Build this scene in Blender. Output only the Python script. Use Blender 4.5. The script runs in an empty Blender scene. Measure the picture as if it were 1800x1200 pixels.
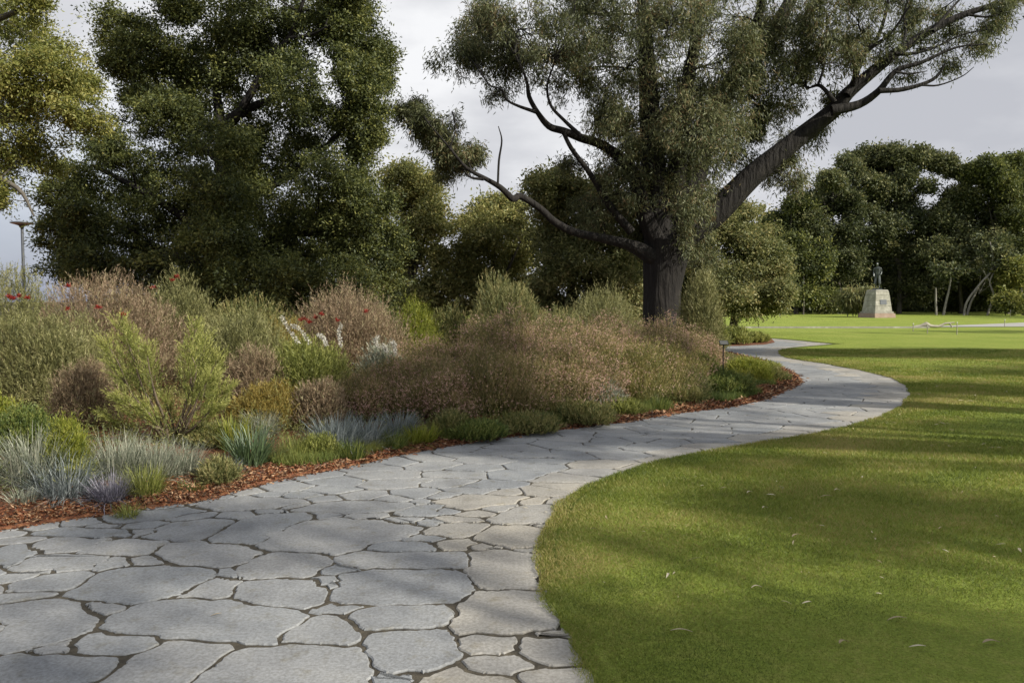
import bpy, bmesh, math, random
import numpy as np
from mathutils import Vector, Matrix
random.seed(7)
R = np.random.default_rng(7)
PI = math.pi
scene = bpy.context.scene
COL = scene.collection

# ------------------------------------------------------------------ camera
F = 1400.0                      # focal length in photo pixels (1800 wide)
HZ = 72.0                       # horizon sits this many pixels above centre
TH = math.atan(HZ / F)
EYE = 1.6
cam_d = bpy.data.cameras.new('camera')
cam = bpy.data.objects.new('camera', cam_d); COL.objects.link(cam)
cam_d.sensor_width = 36.0; cam_d.lens = 36.0 * F / 1800.0
cam_d.clip_start = 0.05; cam_d.clip_end = 3000
cam.location = (0, 0, EYE); cam.rotation_euler = (PI/2 - TH, 0, 0)
scene.camera = cam

# ------------------------------------------------------------------ light
SUN_EL = math.radians(33); SUN_BEHIND = math.radians(31)   # sun stands to the right, a little behind the camera
SD = Vector((math.cos(SUN_BEHIND)*math.cos(SUN_EL), -math.sin(SUN_BEHIND)*math.cos(SUN_EL), math.sin(SUN_EL)))
sun_d = bpy.data.lights.new('sun', 'SUN'); sun_d.energy = 5.0; sun_d.angle = math.radians(0.55)
sun_d.color = (1.0, 0.93, 0.80)
sun = bpy.data.objects.new('sun', sun_d); COL.objects.link(sun)
sun.rotation_euler = SD.to_track_quat('Z', 'Y').to_euler()
sun.location = SD * 200

world = bpy.data.worlds.new('World'); scene.world = world; world.use_nodes = True
wn = world.node_tree; wn.nodes.clear(); wl = wn.links
def WN(t, **k):
    n = wn.nodes.new(t)
    for a, b in k.items(): setattr(n, a, b)
    return n
w_out = WN('ShaderNodeOutputWorld'); w_bg = WN('ShaderNodeBackground'); w_bg.inputs[1].default_value = 0.1
sky = WN('ShaderNodeTexSky'); sky.sky_type = 'NISHITA'; sky.sun_disc = False
sky.sun_elevation = SUN_EL; sky.sun_rotation = math.atan2(SD.x, SD.y)
sky.air_density = 1.0; sky.dust_density = 1.5
tc = WN('ShaderNodeTexCoord'); mp = WN('ShaderNodeMapping'); mp.inputs['Scale'].default_value = (1.6, 1.6, 4.2)
mp.inputs['Location'].default_value = (0.35, 0.2, 0.1)
wl.new(tc.outputs['Generated'], mp.inputs['Vector'])
nz = WN('ShaderNodeTexNoise'); nz.inputs['Scale'].default_value = 1.3; nz.inputs['Detail'].default_value = 7; nz.inputs['Roughness'].default_value = 0.52
wl.new(mp.outputs[0], nz.inputs['Vector'])
cr = WN('ShaderNodeValToRGB')                      # cloud brightness: shaded undersides to sunlit tops
e = cr.color_ramp.elements
e[0].position = 0.37; e[0].color = (3.9, 4.0, 4.35, 1)
e[1].position = 0.60; e[1].color = (6.7, 6.75, 6.9, 1)
m1 = cr.color_ramp.elements.new(0.48); m1.color = (4.9, 4.98, 5.25, 1)
wl.new(nz.outputs['Fac'], cr.inputs[0])
mp2 = WN('ShaderNodeMapping'); mp2.inputs['Scale'].default_value = (1, 1, 2.5); mp2.inputs['Location'].default_value = (3.1, 1.2, .4)
wl.new(tc.outputs['Generated'], mp2.inputs['Vector'])
nz2 = WN('ShaderNodeTexNoise'); nz2.inputs['Scale'].default_value = 1.1; nz2.inputs['Detail'].default_value = 5
wl.new(mp2.outputs[0], nz2.inputs['Vector'])
cov = WN('ShaderNodeMapRange'); cov.inputs['From Min'].default_value = .28; cov.inputs['From Max'].default_value = .5
cov.inputs['To Min'].default_value = .72; cov.inputs['To Max'].default_value = 1.0
wl.new(nz2.outputs['Fac'], cov.inputs[0])
# distant rain-grey air low on the left of the sky
sep = WN('ShaderNodeSeparateXYZ'); wl.new(tc.outputs['Generated'], sep.inputs[0])
lo = WN('ShaderNodeMapRange'); lo.inputs['From Min'].default_value = 0.22; lo.inputs['From Max'].default_value = -0.02
lo.inputs['To Min'].default_value = 0; lo.inputs['To Max'].default_value = 1; wl.new(sep.outputs['Z'], lo.inputs[0])
lx = WN('ShaderNodeMapRange'); lx.inputs['From Min'].default_value = -0.15; lx.inputs['From Max'].default_value = -0.55
wl.new(sep.outputs['X'], lx.inputs[0])
mu = WN('ShaderNodeMath', operation='MULTIPLY'); wl.new(lo.outputs[0], mu.inputs[0]); wl.new(lx.outputs[0], mu.inputs[1])
mxc = WN('ShaderNodeMixRGB'); wl.new(mu.outputs[0], mxc.inputs[0]); wl.new(cr.outputs[0], mxc.inputs[1]); mxc.inputs[2].default_value = (2.2, 2.45, 3.5, 1)
mx = WN('ShaderNodeMixRGB'); wl.new(cov.outputs[0], mx.inputs[0]); wl.new(sky.outputs[0], mx.inputs[1]); wl.new(mxc.outputs[0], mx.inputs[2])
wl.new(mx.outputs[0], w_bg.inputs[0]); wl.new(w_bg.outputs[0], w_out.inputs[0])

vs = scene.view_settings; vs.view_transform = 'Standard'; vs.look = 'None'; vs.exposure = 0.48; vs.gamma = 1.0; vs.use_curve_mapping = False
cy = scene.cycles
cy.max_bounces = 6; cy.diffuse_bounces = 3; cy.glossy_bounces = 2; cy.transmission_bounces = 3; cy.transparent_max_bounces = 4
cy.sample_clamp_indirect = 4; cy.use_denoising = True
cy.caustics_reflective = False; cy.caustics_refractive = False

# ------------------------------------------------------------------ pixel -> place
ct, st = math.cos(TH), math.sin(TH)
def ray(px, py):
    a = (px - 900) / F; b = (600 - py) / F
    return np.array([a, ct + b*st, -st + b*ct])
def W(px, py, Y):
    d = ray(px, py); t = Y / d[1]
    return np.array([d[0]*t, Y, EYE + d[2]*t])
def G(px, py, z=0.0):
    d = ray(px, py); t = (z - EYE) / d[2]
    return np.array([d[0]*t, d[1]*t, z])

# ------------------------------------------------------------------ materials
def mat_new(name):
    m = bpy.data.materials.new(name); m.use_nodes = True; nt = m.node_tree; nt.nodes.clear()
    out = nt.nodes.new('ShaderNodeOutputMaterial')
    return m, nt, out
def N(nt, t, **k):
    n = nt.nodes.new(t)
    for a, b in k.items(): setattr(n, a, b)
    return n
def ramp(nt, stops):
    r = N(nt, 'ShaderNodeValToRGB'); el = r.color_ramp.elements
    el[0].position = stops[0][0]; el[0].color = (*stops[0][1], 1)
    el[1].position = stops[-1][0]; el[1].color = (*stops[-1][1], 1)
    for p, c in stops[1:-1]:
        x = el.new(p); x.color = (*c, 1)
    return r
def noise(nt, scale, detail=4, rough=.5, coord='Object', sc=None):
    t = N(nt, 'ShaderNodeTexCoord'); n = N(nt, 'ShaderNodeTexNoise')
    n.inputs['Scale'].default_value = scale; n.inputs['Detail'].default_value = detail; n.inputs['Roughness'].default_value = rough
    if sc:
        m = N(nt, 'ShaderNodeMapping'); m.inputs['Scale'].default_value = sc
        nt.links.new(t.outputs[coord], m.inputs[0]); nt.links.new(m.outputs[0], n.inputs['Vector'])
    else: nt.links.new(t.outputs[coord], n.inputs['Vector'])
    return n
def foliage(name, cols, transl=.35, rough=.6, nscale=1.2, gloss=.03):
    """leaf material: tint attribute (one random value for each leaf) runs through a ramp, large noise shifts patches"""
    m, nt, out = mat_new(name); L = nt.links.new
    at = N(nt, 'ShaderNodeAttribute', attribute_name='tint')
    nn = noise(nt, nscale, 2)
    ad = N(nt, 'ShaderNodeMath', operation='MULTIPLY_ADD'); L(nn.outputs['Fac'], ad.inputs[0]); ad.inputs[1].default_value = .7
    sb = N(nt, 'ShaderNodeMath', operation='SUBTRACT'); L(at.outputs['Fac'], sb.inputs[0]); sb.inputs[1].default_value = .35
    L(sb.outputs[0], ad.inputs[2])
    k = len(cols); r = ramp(nt, [(.12 + .76*i/(k-1), c) for i, c in enumerate(cols)])
    L(ad.outputs[0], r.inputs[0])
    df = N(nt, 'ShaderNodeBsdfDiffuse'); tr = N(nt, 'ShaderNodeBsdfTranslucent'); gl = N(nt, 'ShaderNodeBsdfGlossy')
    gl.inputs['Roughness'].default_value = rough; gl.inputs['Color'].default_value = (.8, .85, .8, 1)
    L(r.outputs[0], df.inputs[0]); L(r.outputs[0], tr.inputs[0])
    a = N(nt, 'ShaderNodeMixShader'); a.inputs[0].default_value = transl; L(df.outputs[0], a.inputs[1]); L(tr.outputs[0], a.inputs[2])
    b = N(nt, 'ShaderNodeMixShader'); b.inputs[0].default_value = gloss; L(a.outputs[0], b.inputs[1]); L(gl.outputs[0], b.inputs[2])
    L(b.outputs[0], out.inputs[0]); return m
def principled(name, stops, nscale=4, detail=5, rough=.85, bump=0.0, bscale=20, sc=None, spec=.3, metal=0.0):
    m, nt, out = mat_new(name); L = nt.links.new
    nn = noise(nt, nscale, detail, .6, sc=sc); r = ramp(nt, stops); L(nn.outputs['Fac'], r.inputs[0])
    p = N(nt, 'ShaderNodeBsdfPrincipled'); p.inputs['Roughness'].default_value = rough; p.inputs['Specular IOR Level'].default_value = spec
    p.inputs['Metallic'].default_value = metal
    L(r.outputs[0], p.inputs['Base Color'])
    if bump:
        b2 = noise(nt, bscale, 5, .6, sc=sc); bp = N(nt, 'ShaderNodeBump'); bp.inputs['Strength'].default_value = 1; bp.inputs['Distance'].default_value = bump
        L(b2.outputs['Fac'], bp.inputs['Height']); L(bp.outputs[0], p.inputs['Normal'])
    L(p.outputs[0], out.inputs[0]); return m

# slabs: pale grey-beige stone, each slab its own shade (tint), mottling, pits and lichen spots
def slab_material():
    m, nt, out = mat_new('flagstone'); L = nt.links.new
    at = N(nt, 'ShaderNodeAttribute', attribute_name='tint'); r = ramp(nt, [(0, (.175, .195, .22)), (.5, (.25, .256, .262)), (1, (.325, .302, .258))]); L(at.outputs['Fac'], r.inputs[0])
    n1 = noise(nt, 1.7, 6, .62); r1 = ramp(nt, [(.3, (.66, .66, .67)), (.5, (.95, .95, .95)), (.7, (1.18, 1.16, 1.12))]); L(n1.outputs['Fac'], r1.inputs[0])
    n2 = noise(nt, 55, 3, .7); r2 = ramp(nt, [(.36, (.74, .73, .71)), (.62, (1.08, 1.08, 1.08))]); L(n2.outputs['Fac'], r2.inputs[0])
    n3 = noise(nt, 7.5, 4, .7); r3 = ramp(nt, [(.55, (1, 1, 1)), (.72, (.80, .76, .66))]); L(n3.outputs['Fac'], r3.inputs[0])
    cur = r.outputs[0]
    for q in (r1, r2, r3):
        mm = N(nt, 'ShaderNodeMixRGB', blend_type='MULTIPLY'); mm.inputs[0].default_value = 1; L(cur, mm.inputs[1]); L(q.outputs[0], mm.inputs[2]); cur = mm.outputs[0]
    p = N(nt, 'ShaderNodeBsdfPrincipled'); p.inputs['Roughness'].default_value = .78; p.inputs['Specular IOR Level'].default_value = .35
    L(cur, p.inputs['Base Color'])
    b1 = N(nt, 'ShaderNodeBump'); b1.inputs['Distance'].default_value = .006; L(n3.outputs['Fac'], b1.inputs['Height'])
    b2 = N(nt, 'ShaderNodeBump'); b2.inputs['Distance'].default_value = .0022; L(n2.outputs['Fac'], b2.inputs['Height']); L(b1.outputs[0], b2.inputs['Normal'])
    L(b2.outputs[0], p.inputs['Normal']); L(p.outputs[0], out.inputs[0]); return m
def lawn_material():
    m, nt, out = mat_new('turf'); L = nt.links.new
    n1 = noise(nt, .35, 5, .6); n2 = noise(nt, 9, 5, .75); n3 = noise(nt, 60, 3, .7)
    r = ramp(nt, [(.3, (.135, .19, .03)), (.5, (.205, .26, .045)), (.68, (.30, .31, .08))])
    mx = N(nt, 'ShaderNodeMath', operation='MULTIPLY_ADD'); mx.inputs[1].default_value = .55; L(n2.outputs['Fac'], mx.inputs[0])
    mm = N(nt, 'ShaderNodeMath', operation='MULTIPLY'); mm.inputs[1].default_value = .45; L(n1.outputs['Fac'], mm.inputs[0]); L(mm.outputs[0], mx.inputs[2]); L(mx.outputs[0], r.inputs[0])
    r3 = ramp(nt, [(.3, (.62, .62, .6)), (.7, (1.2, 1.2, 1.15))]); L(n3.outputs['Fac'], r3.inputs[0])
    q = N(nt, 'ShaderNodeMixRGB', blend_type='MULTIPLY'); q.inputs[0].default_value = 1; L(r.outputs[0], q.inputs[1]); L(r3.outputs[0], q.inputs[2])
    p = N(nt, 'ShaderNodeBsdfPrincipled'); p.inputs['Roughness'].default_value = .95; p.inputs['Specular IOR Level'].default_value = .15
    L(q.outputs[0], p.inputs['Base Color'])
    b = N(nt, 'ShaderNodeBump'); b.inputs['Distance'].default_value = .03; b.inputs['Strength'].default_value = .9; L(n3.outputs['Fac'], b.inputs['Height']); L(b.outputs[0], p.inputs['Normal'])
    L(p.outputs[0], out.inputs[0]); return m

M = {}
M['slab'] = slab_material(); M['turf'] = lawn_material()
M['joint'] = principled('joint_soil', [(.3, (.024, .021, .016)), (.55, (.06, .052, .038)), (.75, (.10, .085, .06))], 14, bump=.01, bscale=60)
M['soil'] = principled('soil', [(.3, (.035, .03, .02)), (.7, (.08, .065, .04))], 3, bump=.02, bscale=12)
M['mulch'] = principled('mulch', [(.3, (.05, .022, .012)), (.5, (.13, .05, .025)), (.7, (.24, .11, .05))], 30, bump=.02, bscale=45)
M['gravel_path'] = principled('pale_paving', [(.3, (.25, .245, .235)), (.7, (.33, .325, .31))], 2, bump=.004, bscale=25)
M['grass'] = foliage('grass_blades', [(0.075, 0.110, 0.011), (0.146, 0.188, 0.023), (0.221, 0.247, 0.039), (0.367, 0.309, 0.113)], .45, nscale=.6)
M['bark_dark'] = principled('dark_bark', [(.3, (.007, .006, .006)), (.6, (.017, .015, .0135)), (.8, (.05, .043, .037))], 9, bump=.12, bscale=7, sc=(1, 1, .16))
M['bark_grey'] = principled('grey_bark', [(.3, (.05, .043, .036)), (.6, (.11, .1, .085)), (.8, (.2, .185, .165))], 5, bump=.02, bscale=9, sc=(1, 1, .3))
M['bark_pale'] = principled('pale_bark', [(.3, (.15, .14, .12)), (.6, (.25, .235, .21)), (.8, (.36, .345, .31))], 2, sc=(1, 1, .3))
M['gum'] = foliage('gum_leaves', [(0.042, 0.049, 0.018), (0.082, 0.096, 0.037), (0.134, 0.148, 0.060), (0.223, 0.226, 0.105), (0.198, 0.137, 0.066)], 0.42, gloss=.035, nscale=.5)
M['oak'] = foliage('dense_leaves', [(0.036, 0.048, 0.015), (0.075, 0.093, 0.024), (0.143, 0.162, 0.042), (0.270, 0.270, 0.075)], 0.42, nscale=.5)
M['olive'] = foliage('olive_leaves', [(0.082, 0.101, 0.022), (0.178, 0.194, 0.040), (0.281, 0.281, 0.067), (0.415, 0.374, 0.121)], 0.45, nscale=.5)
M['sage'] = foliage('sage_leaves', [(0.085, 0.100, 0.035), (0.169, 0.182, 0.062), (0.281, 0.273, 0.111), (0.394, 0.332, 0.142)], 0.45, nscale=.4)
M['lit_sage'] = foliage('lit_sage_leaves', [(0.115, 0.127, 0.040), (0.218, 0.230, 0.069), (0.345, 0.333, 0.115), (0.483, 0.414, 0.161)], .5, nscale=.4)  # sage leaves brightened: sunlight put into the colour of two shaded trees
M['far'] = foliage('far_leaves', [(0.035, 0.046, 0.018), (0.076, 0.091, 0.033), (0.135, 0.148, 0.055), (0.234, 0.221, 0.094)], 0.4, nscale=.12)
M['twiggy'] = foliage('twiggy_olive', [(0.084, 0.088, 0.030), (0.168, 0.171, 0.061), (0.263, 0.259, 0.104), (0.357, 0.331, 0.161)], .3)
M['pinkish'] = foliage('pinkish_twigs', [(0.120, 0.087, 0.054), (0.230, 0.170, 0.103), (0.340, 0.242, 0.162), (0.300, 0.272, 0.140)], .3)
M['heath'] = foliage('heath_leaves', [(0.072, 0.071, 0.025), (0.150, 0.136, 0.050), (0.240, 0.199, 0.073), (0.336, 0.245, 0.123)], .3)
M['yheath'] = foliage('golden_heath_leaves', [(0.062, 0.067, 0.018), (0.142, 0.144, 0.035), (0.245, 0.221, 0.064), (0.326, 0.260, 0.105)], .35)
M['blossom'] = foliage('heath_blossom', [(0.341, 0.186, 0.164), (0.541, 0.324, 0.275), (0.706, 0.462, 0.413), (0.555, 0.392, 0.251)], .3)
M['feather'] = foliage('feathery_green', [(0.092, 0.109, 0.021), (0.171, 0.195, 0.040), (0.274, 0.293, 0.071), (0.433, 0.433, 0.135)], .4)
M['silver'] = foliage('silver_leaves', [(0.117, 0.136, 0.087), (0.215, 0.237, 0.175), (0.323, 0.339, 0.271), (0.431, 0.426, 0.332)], .2)
M['bluegrey'] = foliage('blue_leaves', [(.10, .125, .115), (.19, .22, .225), (.30, .325, .33)], .2)
M['lilac'] = foliage('lilac_leaves', [(.12, .12, .14), (.22, .21, .27), (.34, .32, .38)], .2)
M['green'] = foliage('fresh_green', [(0.045, 0.073, 0.017), (0.091, 0.130, 0.027), (0.155, 0.196, 0.043), (0.246, 0.258, 0.068)], .4)
M['strap'] = foliage('strap_green', [(.03, .065, .018), (.06, .11, .03), (.10, .16, .05)], .35, gloss=.12)
M['lime'] = foliage('lime_leaves', [(.09, .12, .012), (.18, .21, .02), (.27, .29, .035), (.34, .33, .07)], .4)
M['gold'] = foliage('gold_leaves', [(.13, .10, .02), (.25, .18, .035), (.34, .26, .07), (.2, .2, .06)], .35)
M['cover'] = foliage('cover_leaves', [(0.066, 0.086, 0.027), (0.139, 0.156, 0.046), (0.229, 0.218, 0.071), (0.328, 0.281, 0.117)], .35, nscale=.8)
M['litter'] = foliage('leaf_litter', [(.07, .022, .012), (.19, .062, .026), (.28, .125, .055), (.42, .27, .16), (.06, .032, .02)], .1, gloss=.03, nscale=.5)
M['dry'] = foliage('dry_leaf', [(.30, .24, .15), (.42, .36, .25), (.52, .47, .36)], .15, nscale=.3)
M['red'] = foliage('red_flower', [(0.188, 0.009, 0.009), (0.300, 0.019, 0.015), (0.338, 0.045, 0.030)], .3)
M['white'] = foliage('white_flower', [(0.425, 0.408, 0.340), (0.561, 0.544, 0.484), (0.637, 0.620, 0.578)], .3)
M['stem'] = principled('twig', [(.3, (.06, .045, .03)), (.7, (.16, .125, .09))], 8)
M['palestem'] = principled('pale_twig', [(.3, (.25, .22, .18)), (.7, (.42, .39, .33))], 8)
M['metal'] = principled('grey_metal', [(.3, (.10, .11, .125)), (.7, (.14, .15, .165))], 3, rough=.45, metal=.4)
M['lampglass'] = principled('lamp_diffuser', [(.3, (.6, .62, .64)), (.7, (.66, .68, .7))], 3, rough=.4)
M['granite'] = principled('granite', [(.3, (.20, .197, .165)), (.55, (.29, .283, .245)), (.75, (.44, .43, .385))], 2.5, bump=.01, bscale=20)
M['granite_red'] = principled('red_granite', [(.3, (.24, .17, .13)), (.7, (.32, .245, .20))], 3, bump=.01, bscale=20)
M['bronze'] = principled('weathered_bronze', [(.3, (.03, .035, .035)), (.55, (.085, .095, .095)), (.75, (.28, .30, .30))], 2.2, rough=.38, metal=.55)
M['black'] = principled('black_steel', [(.3, (.015, .015, .017)), (.7, (.03, .03, .033))], 5, rough=.5)
M['panel'] = principled('sign_face', [(.3, (.5, .5, .48)), (.7, (.58, .58, .56))], 5, rough=.5)
M['timber'] = principled('pale_timber', [(.3, (.24, .22, .18)), (.7, (.34, .32, .27))], 5)

# ------------------------------------------------------------------ mesh helpers
def mesh_np(name, V, Fc, mats, parent=None, tint=None, smooth=False, midx=None):
    """V (n,3), Fc list of (m,k) index arrays"""
    me = bpy.data.meshes.new(name); V = np.asarray(V, dtype=np.float32)
    Fc = [np.asarray(f, dtype=np.int32) for f in Fc if len(f)]
    me.vertices.add(len(V)); me.vertices.foreach_set('co', V.ravel())
    nl = sum(f.size for f in Fc); npo = sum(len(f) for f in Fc)
    me.loops.add(nl); me.loops.foreach_set('vertex_index', np.concatenate([f.ravel() for f in Fc]))
    tot = np.concatenate([np.full(len(f), f.shape[1], np.int32) for f in Fc])
    start = np.concatenate([[0], np.cumsum(tot)[:-1]]).astype(np.int32)
    me.polygons.add(npo); me.polygons.foreach_set('loop_start', start)
    if midx is not None: me.polygons.foreach_set('material_index', np.asarray(midx, np.int32))
    if smooth: me.polygons.foreach_set('use_smooth', np.ones(npo, bool))
    if tint is not None:
        a = me.attributes.new('tint', 'FLOAT', 'POINT'); a.data.foreach_set('value', np.asarray(tint, np.float32))
    me.update(calc_edges=True)
    for m in (mats if isinstance(mats, (list, tuple)) else [mats]): me.materials.append(m)
    o = bpy.data.objects.new(name, me); COL.objects.link(o)
    if parent is not None: o.parent = parent
    return o
def tag(o, label=None, cat=None, group=None, kind=None):
    if label: o['label'] = label
    if cat: o['category'] = cat
    if group: o['group'] = group
    if kind: o['kind'] = kind
    return o
def empty(name, loc, label, cat, group=None, rz=0):
    o = bpy.data.objects.new(name, None); COL.objects.link(o); o.location = [float(v) for v in loc]; o.rotation_euler = (0, 0, rz)
    o.empty_display_size = .2
    return tag(o, label, cat, group)
def unit(v):
    return v / np.maximum(np.linalg.norm(v, axis=-1, keepdims=True), 1e-9)

class Tubes:
    def __init__(s): s.V = []; s.F = []; s.n = 0
    def add(s, pts, rad, sides=6, cap=True):
        pts = np.asarray(pts, float); rad = np.asarray(rad, float); n = len(pts)
        t = unit(np.gradient(pts, axis=0)); ref = np.array([0.31, 0.93, 0.2]) if abs(t[0] @ np.array([0.31, .93, .2])) < .9 else np.array([1., 0, 0])
        a = unit(np.cross(t, ref)); b = np.cross(t, a)
        an = np.arange(sides) * 2*PI / sides
        ring = pts[:, None] + rad[:, None, None] * (np.cos(an)[None, :, None]*a[:, None] + np.sin(an)[None, :, None]*b[:, None])
        i = np.arange(n-1)[:, None]*sides + np.arange(sides)[None]; j = np.arange(n-1)[:, None]*sides + (np.arange(sides)[None]+1) % sides
        s.F.append(np.stack([i, j, j+sides, i+sides], -1).reshape(-1, 4) + s.n)
        s.V.append(ring.reshape(-1, 3)); s.n += n*sides
    def build(s, name, m, parent=None):
        return mesh_np(name, np.concatenate(s.V), [np.concatenate(s.F)], m, parent, smooth=True)
def smooth_line(p, r, k=4, wob=0.0):
    """Catmull-Rom through p with radii r, k sub-steps, small wobble"""
    p = np.asarray(p, float); r = np.asarray(r, float)
    if len(p) < 3:
        tt = np.linspace(0, 1, k+1)[:, None]; q = p[0]*(1-tt) + p[-1]*tt; rr = r[0]*(1-tt[:, 0]) + r[-1]*tt[:, 0]
    else:
        P = np.vstack([2*p[0]-p[1], p, 2*p[-1]-p[-2]]); q = []; rr = []
        for i in range(len(p)-1):
            for s in range(k):
                t = s/k; a, b, c, d = P[i:i+4]
                q.append(.5*((2*b) + (-a+c)*t + (2*a-5*b+4*c-d)*t*t + (-a+3*b-3*c+d)*t**3)); rr.append(r[i]*(1-t)+r[i+1]*t)
        q.append(p[-1]); rr.append(r[-1]); q = np.array(q); rr = np.array(rr)
    if wob: q[1:-1] += R.normal(0, 1, q[1:-1].shape) * wob
    return q, rr

def leaf_quads(P, D, L, Wd):
    """rhombus leaves: root P, axis D, length L, width Wd -> vertices (n*4,3)"""
    n = len(P); D = unit(D); S = unit(np.cross(D, R.normal(0, 1, (n, 3))))
    L = np.broadcast_to(L, (n,))[:, None]; Wd = np.broadcast_to(Wd, (n,))[:, None]
    up = np.cross(D, S) * L * .06
    return np.stack([P, P + D*L*.45 + S*Wd*.5 + up, P + D*L, P + D*L*.45 - S*Wd*.5 + up], 1).reshape(-1, 3)
def leaf_tris(P, D, L, Wd):
    n = len(P); D = unit(D); S = unit(np.cross(D, R.normal(0, 1, (n, 3))))
    L = np.broadcast_to(L, (n,))[:, None]; Wd = np.broadcast_to(Wd, (n,))[:, None]
    return np.stack([P - S*Wd*.5, P + S*Wd*.5, P + D*L], 1).reshape(-1, 3)
def faces(n, k): return np.arange(n*k).reshape(-1, k)

def lump(p, s, seed=0.0):
    """cheap smooth 3-D noise, about -1..1"""
    x, y, z = p[..., 0]*s+seed, p[..., 1]*s+seed*1.7, p[..., 2]*s+seed*.6
    return (np.sin(x*1.1+1.3*np.sin(y*.9+z)) + np.sin(y*1.3+1.2*np.sin(z*1.1+x*.7)) + np.sin(z*1.2+1.4*np.sin(x*.8-y)) ) / 3

# ------------------------------------------------------------------ trees
def limb_px(t, pts, Y0, Y1=None, base_r=None, k=4, sides=7, wob=.0, scale=1.0):
    """pts: (px, py, width in photo pixels); depth runs Y0 -> Y1"""
    Y1 = Y0 if Y1 is None else Y1; n = len(pts); P = []; r = []
    for i, (x, y, w) in enumerate(pts):
        Y = Y0 + (Y1-Y0)*(i/(n-1))**1.2; P.append(W(x, y, Y)); r.append(max(.008, w*Y/F/2*scale))
    q, rr = smooth_line(P, r, k, wob); t.add(q, rr, sides); return q
def crown(lobes, nspray, kleaf, spray, L, Wd, droop, seed, gap=.25, shell=.55, tri=False, out=.6, nsub=11, cs0=.28, cs1=.30):
    """lobes: (centre, radii, density). Each lobe breaks into uneven sub-clumps of sprays. returns leaf vertices, tints, spray roots, lobe index"""
    Vs = []; Ts = []; roots = []; own = []
    for li, (c, rad, den) in enumerate(lobes):
        n = max(4, int(nspray * den)); k = max(3, int(nsub*(.5+.5*den)))
        d = unit(R.normal(0, 1, (k, 3))); cc = d*(.35+.65*R.random(k)**.7)[:, None]; cs = (cs0+cs1*R.random(k)); cw = cs**2; ct_ = R.normal(0, .1, k)
        i = R.choice(k, n, p=cw/cw.sum()); dd = unit(R.normal(0, 1, (n, 3))); loc = cc[i] + dd*(cs[i]*1.25*R.random(n)**.62)[:, None]*np.array([1.05, 1.05, .95])
        stray = R.random(n) < .12; loc[stray] *= 1+.35*R.random((stray.sum(), 1))
        P = c + loc*rad; P = P[lump(P, 3.2/max(.5, float(np.mean(rad))), seed) > (-.75+gap*1.6*R.random(n))] if gap > 0 else P
        m = len(P)
        if not m: continue
        o = unit((P-c)/rad + R.normal(0, .3, (m, 3))); ta = .42 + ct_[i][:m] + R.normal(0, .14, m)
        sc = spray*(.55 + .7*R.random(m))
        Q = P[:, None] + R.normal(0, 1, (m, kleaf, 3))*sc[:, None, None]*np.array([1, 1, .75 + .35*(droop > .5)])
        D = unit(R.normal(0, 1, (m, kleaf, 3))*.75 + o[:, None]*out + np.array([0, 0, -droop]))
        s = (.6 + .75*R.random((m, kleaf)))
        f = leaf_tris if tri else leaf_quads
        Vs.append(f(Q.reshape(-1, 3), D.reshape(-1, 3), (L*s).ravel(), (Wd*s).ravel()))
        Ts.append(np.repeat(np.clip(ta[:, None] + R.normal(0, .17, (m, kleaf)), 0, 1).ravel(), 3 if tri else 4))
        roots.append(P); own.append(np.full(m, li))
    return np.concatenate(Vs), np.concatenate(Ts), np.concatenate(roots), np.concatenate(own)
def twigs(t, skeleton, lobes, roots, own, per_lobe, r0, taper=.25, sag=.1, sides=4):
    """a branch from the nearest limb point to each lobe, then finer twigs from it to the sprays"""
    S = np.concatenate(skeleton)
    r00 = r0
    for li, (c, rad, den) in enumerate(lobes):
        r0 = r00*min(1.0, float(np.mean(rad))*.75/max(.3, r00*18)) if r00 < .06 else r00
        below = S.copy(); dd = np.linalg.norm(below - c, axis=1) + np.maximum(0, S[:, 2]-c[2])*1.2
        a = S[np.argmin(dd)]; mid = a*.45 + c*.55 + R.normal(0, .12, 3)*np.linalg.norm(c-a)*.8 + np.array([0, 0, sag*np.linalg.norm(c-a)])
        q, rr = smooth_line([a, mid, c], [r0, r0*.7, r0*.42], 3); t.add(q, rr, 5)
        sp = roots[own == li]
        if len(sp) == 0: continue
        for s_ in sp[R.integers(0, len(sp), per_lobe)]:
            b = q[R.integers(1, len(q))]; m2 = (b+s_)/2 + R.normal(0, .1, 3)*np.linalg.norm(s_-b)
            q2, r2 = smooth_line([b, m2, s_], [r0*.35, r0*.24, r0*.08], 2); t.add(q2, r2, 3)
def lobes_px(lst, Y, depth=1.0, jit=1.0, zs=1.0):
    out = []
    for l in lst:
        px, py, rx, ry = l[:4]; den = l[4] if len(l) > 4 else 1.0; dy = l[5] if len(l) > 5 else R.uniform(-1, 1)*jit
        c = W(px, py, Y+dy); k = (Y+dy)/F
        out.append((c, np.array([rx*k, max(rx, ry)*k*depth, ry*k*zs]), den))
    return out
def make_tree(name, label, cat, base, limbs, lobes, nspray, kleaf, spray, L, Wd, droop, leafmat, barkmat, seed, per_lobe=8, r0=.04, group=None, gap=.25, shell=.55, tri=False, out=.6, **kw):
    root = empty(name, base, label, cat, group)
    inv = -np.asarray(base, float)
    t = Tubes(); sk = []
    for l in limbs: sk.append(l(t))
    V, T, roots, own = crown(lobes, nspray, kleaf, spray, L, Wd, droop, seed, gap, shell, tri, out, **kw)
    twigs(t, sk, lobes, roots, own, per_lobe, r0)
    t.V = [v + inv for v in t.V]
    t.build('trunk', barkmat, root)
    k = 3 if tri else 4
    mesh_np('crown', V + inv, [faces(len(V)//k, k)], leafmat, root, T)
    return root
def LP(pts, Y0, Y1=None, **k): return lambda t: limb_px(t, pts, Y0, Y1, **k)

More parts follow.
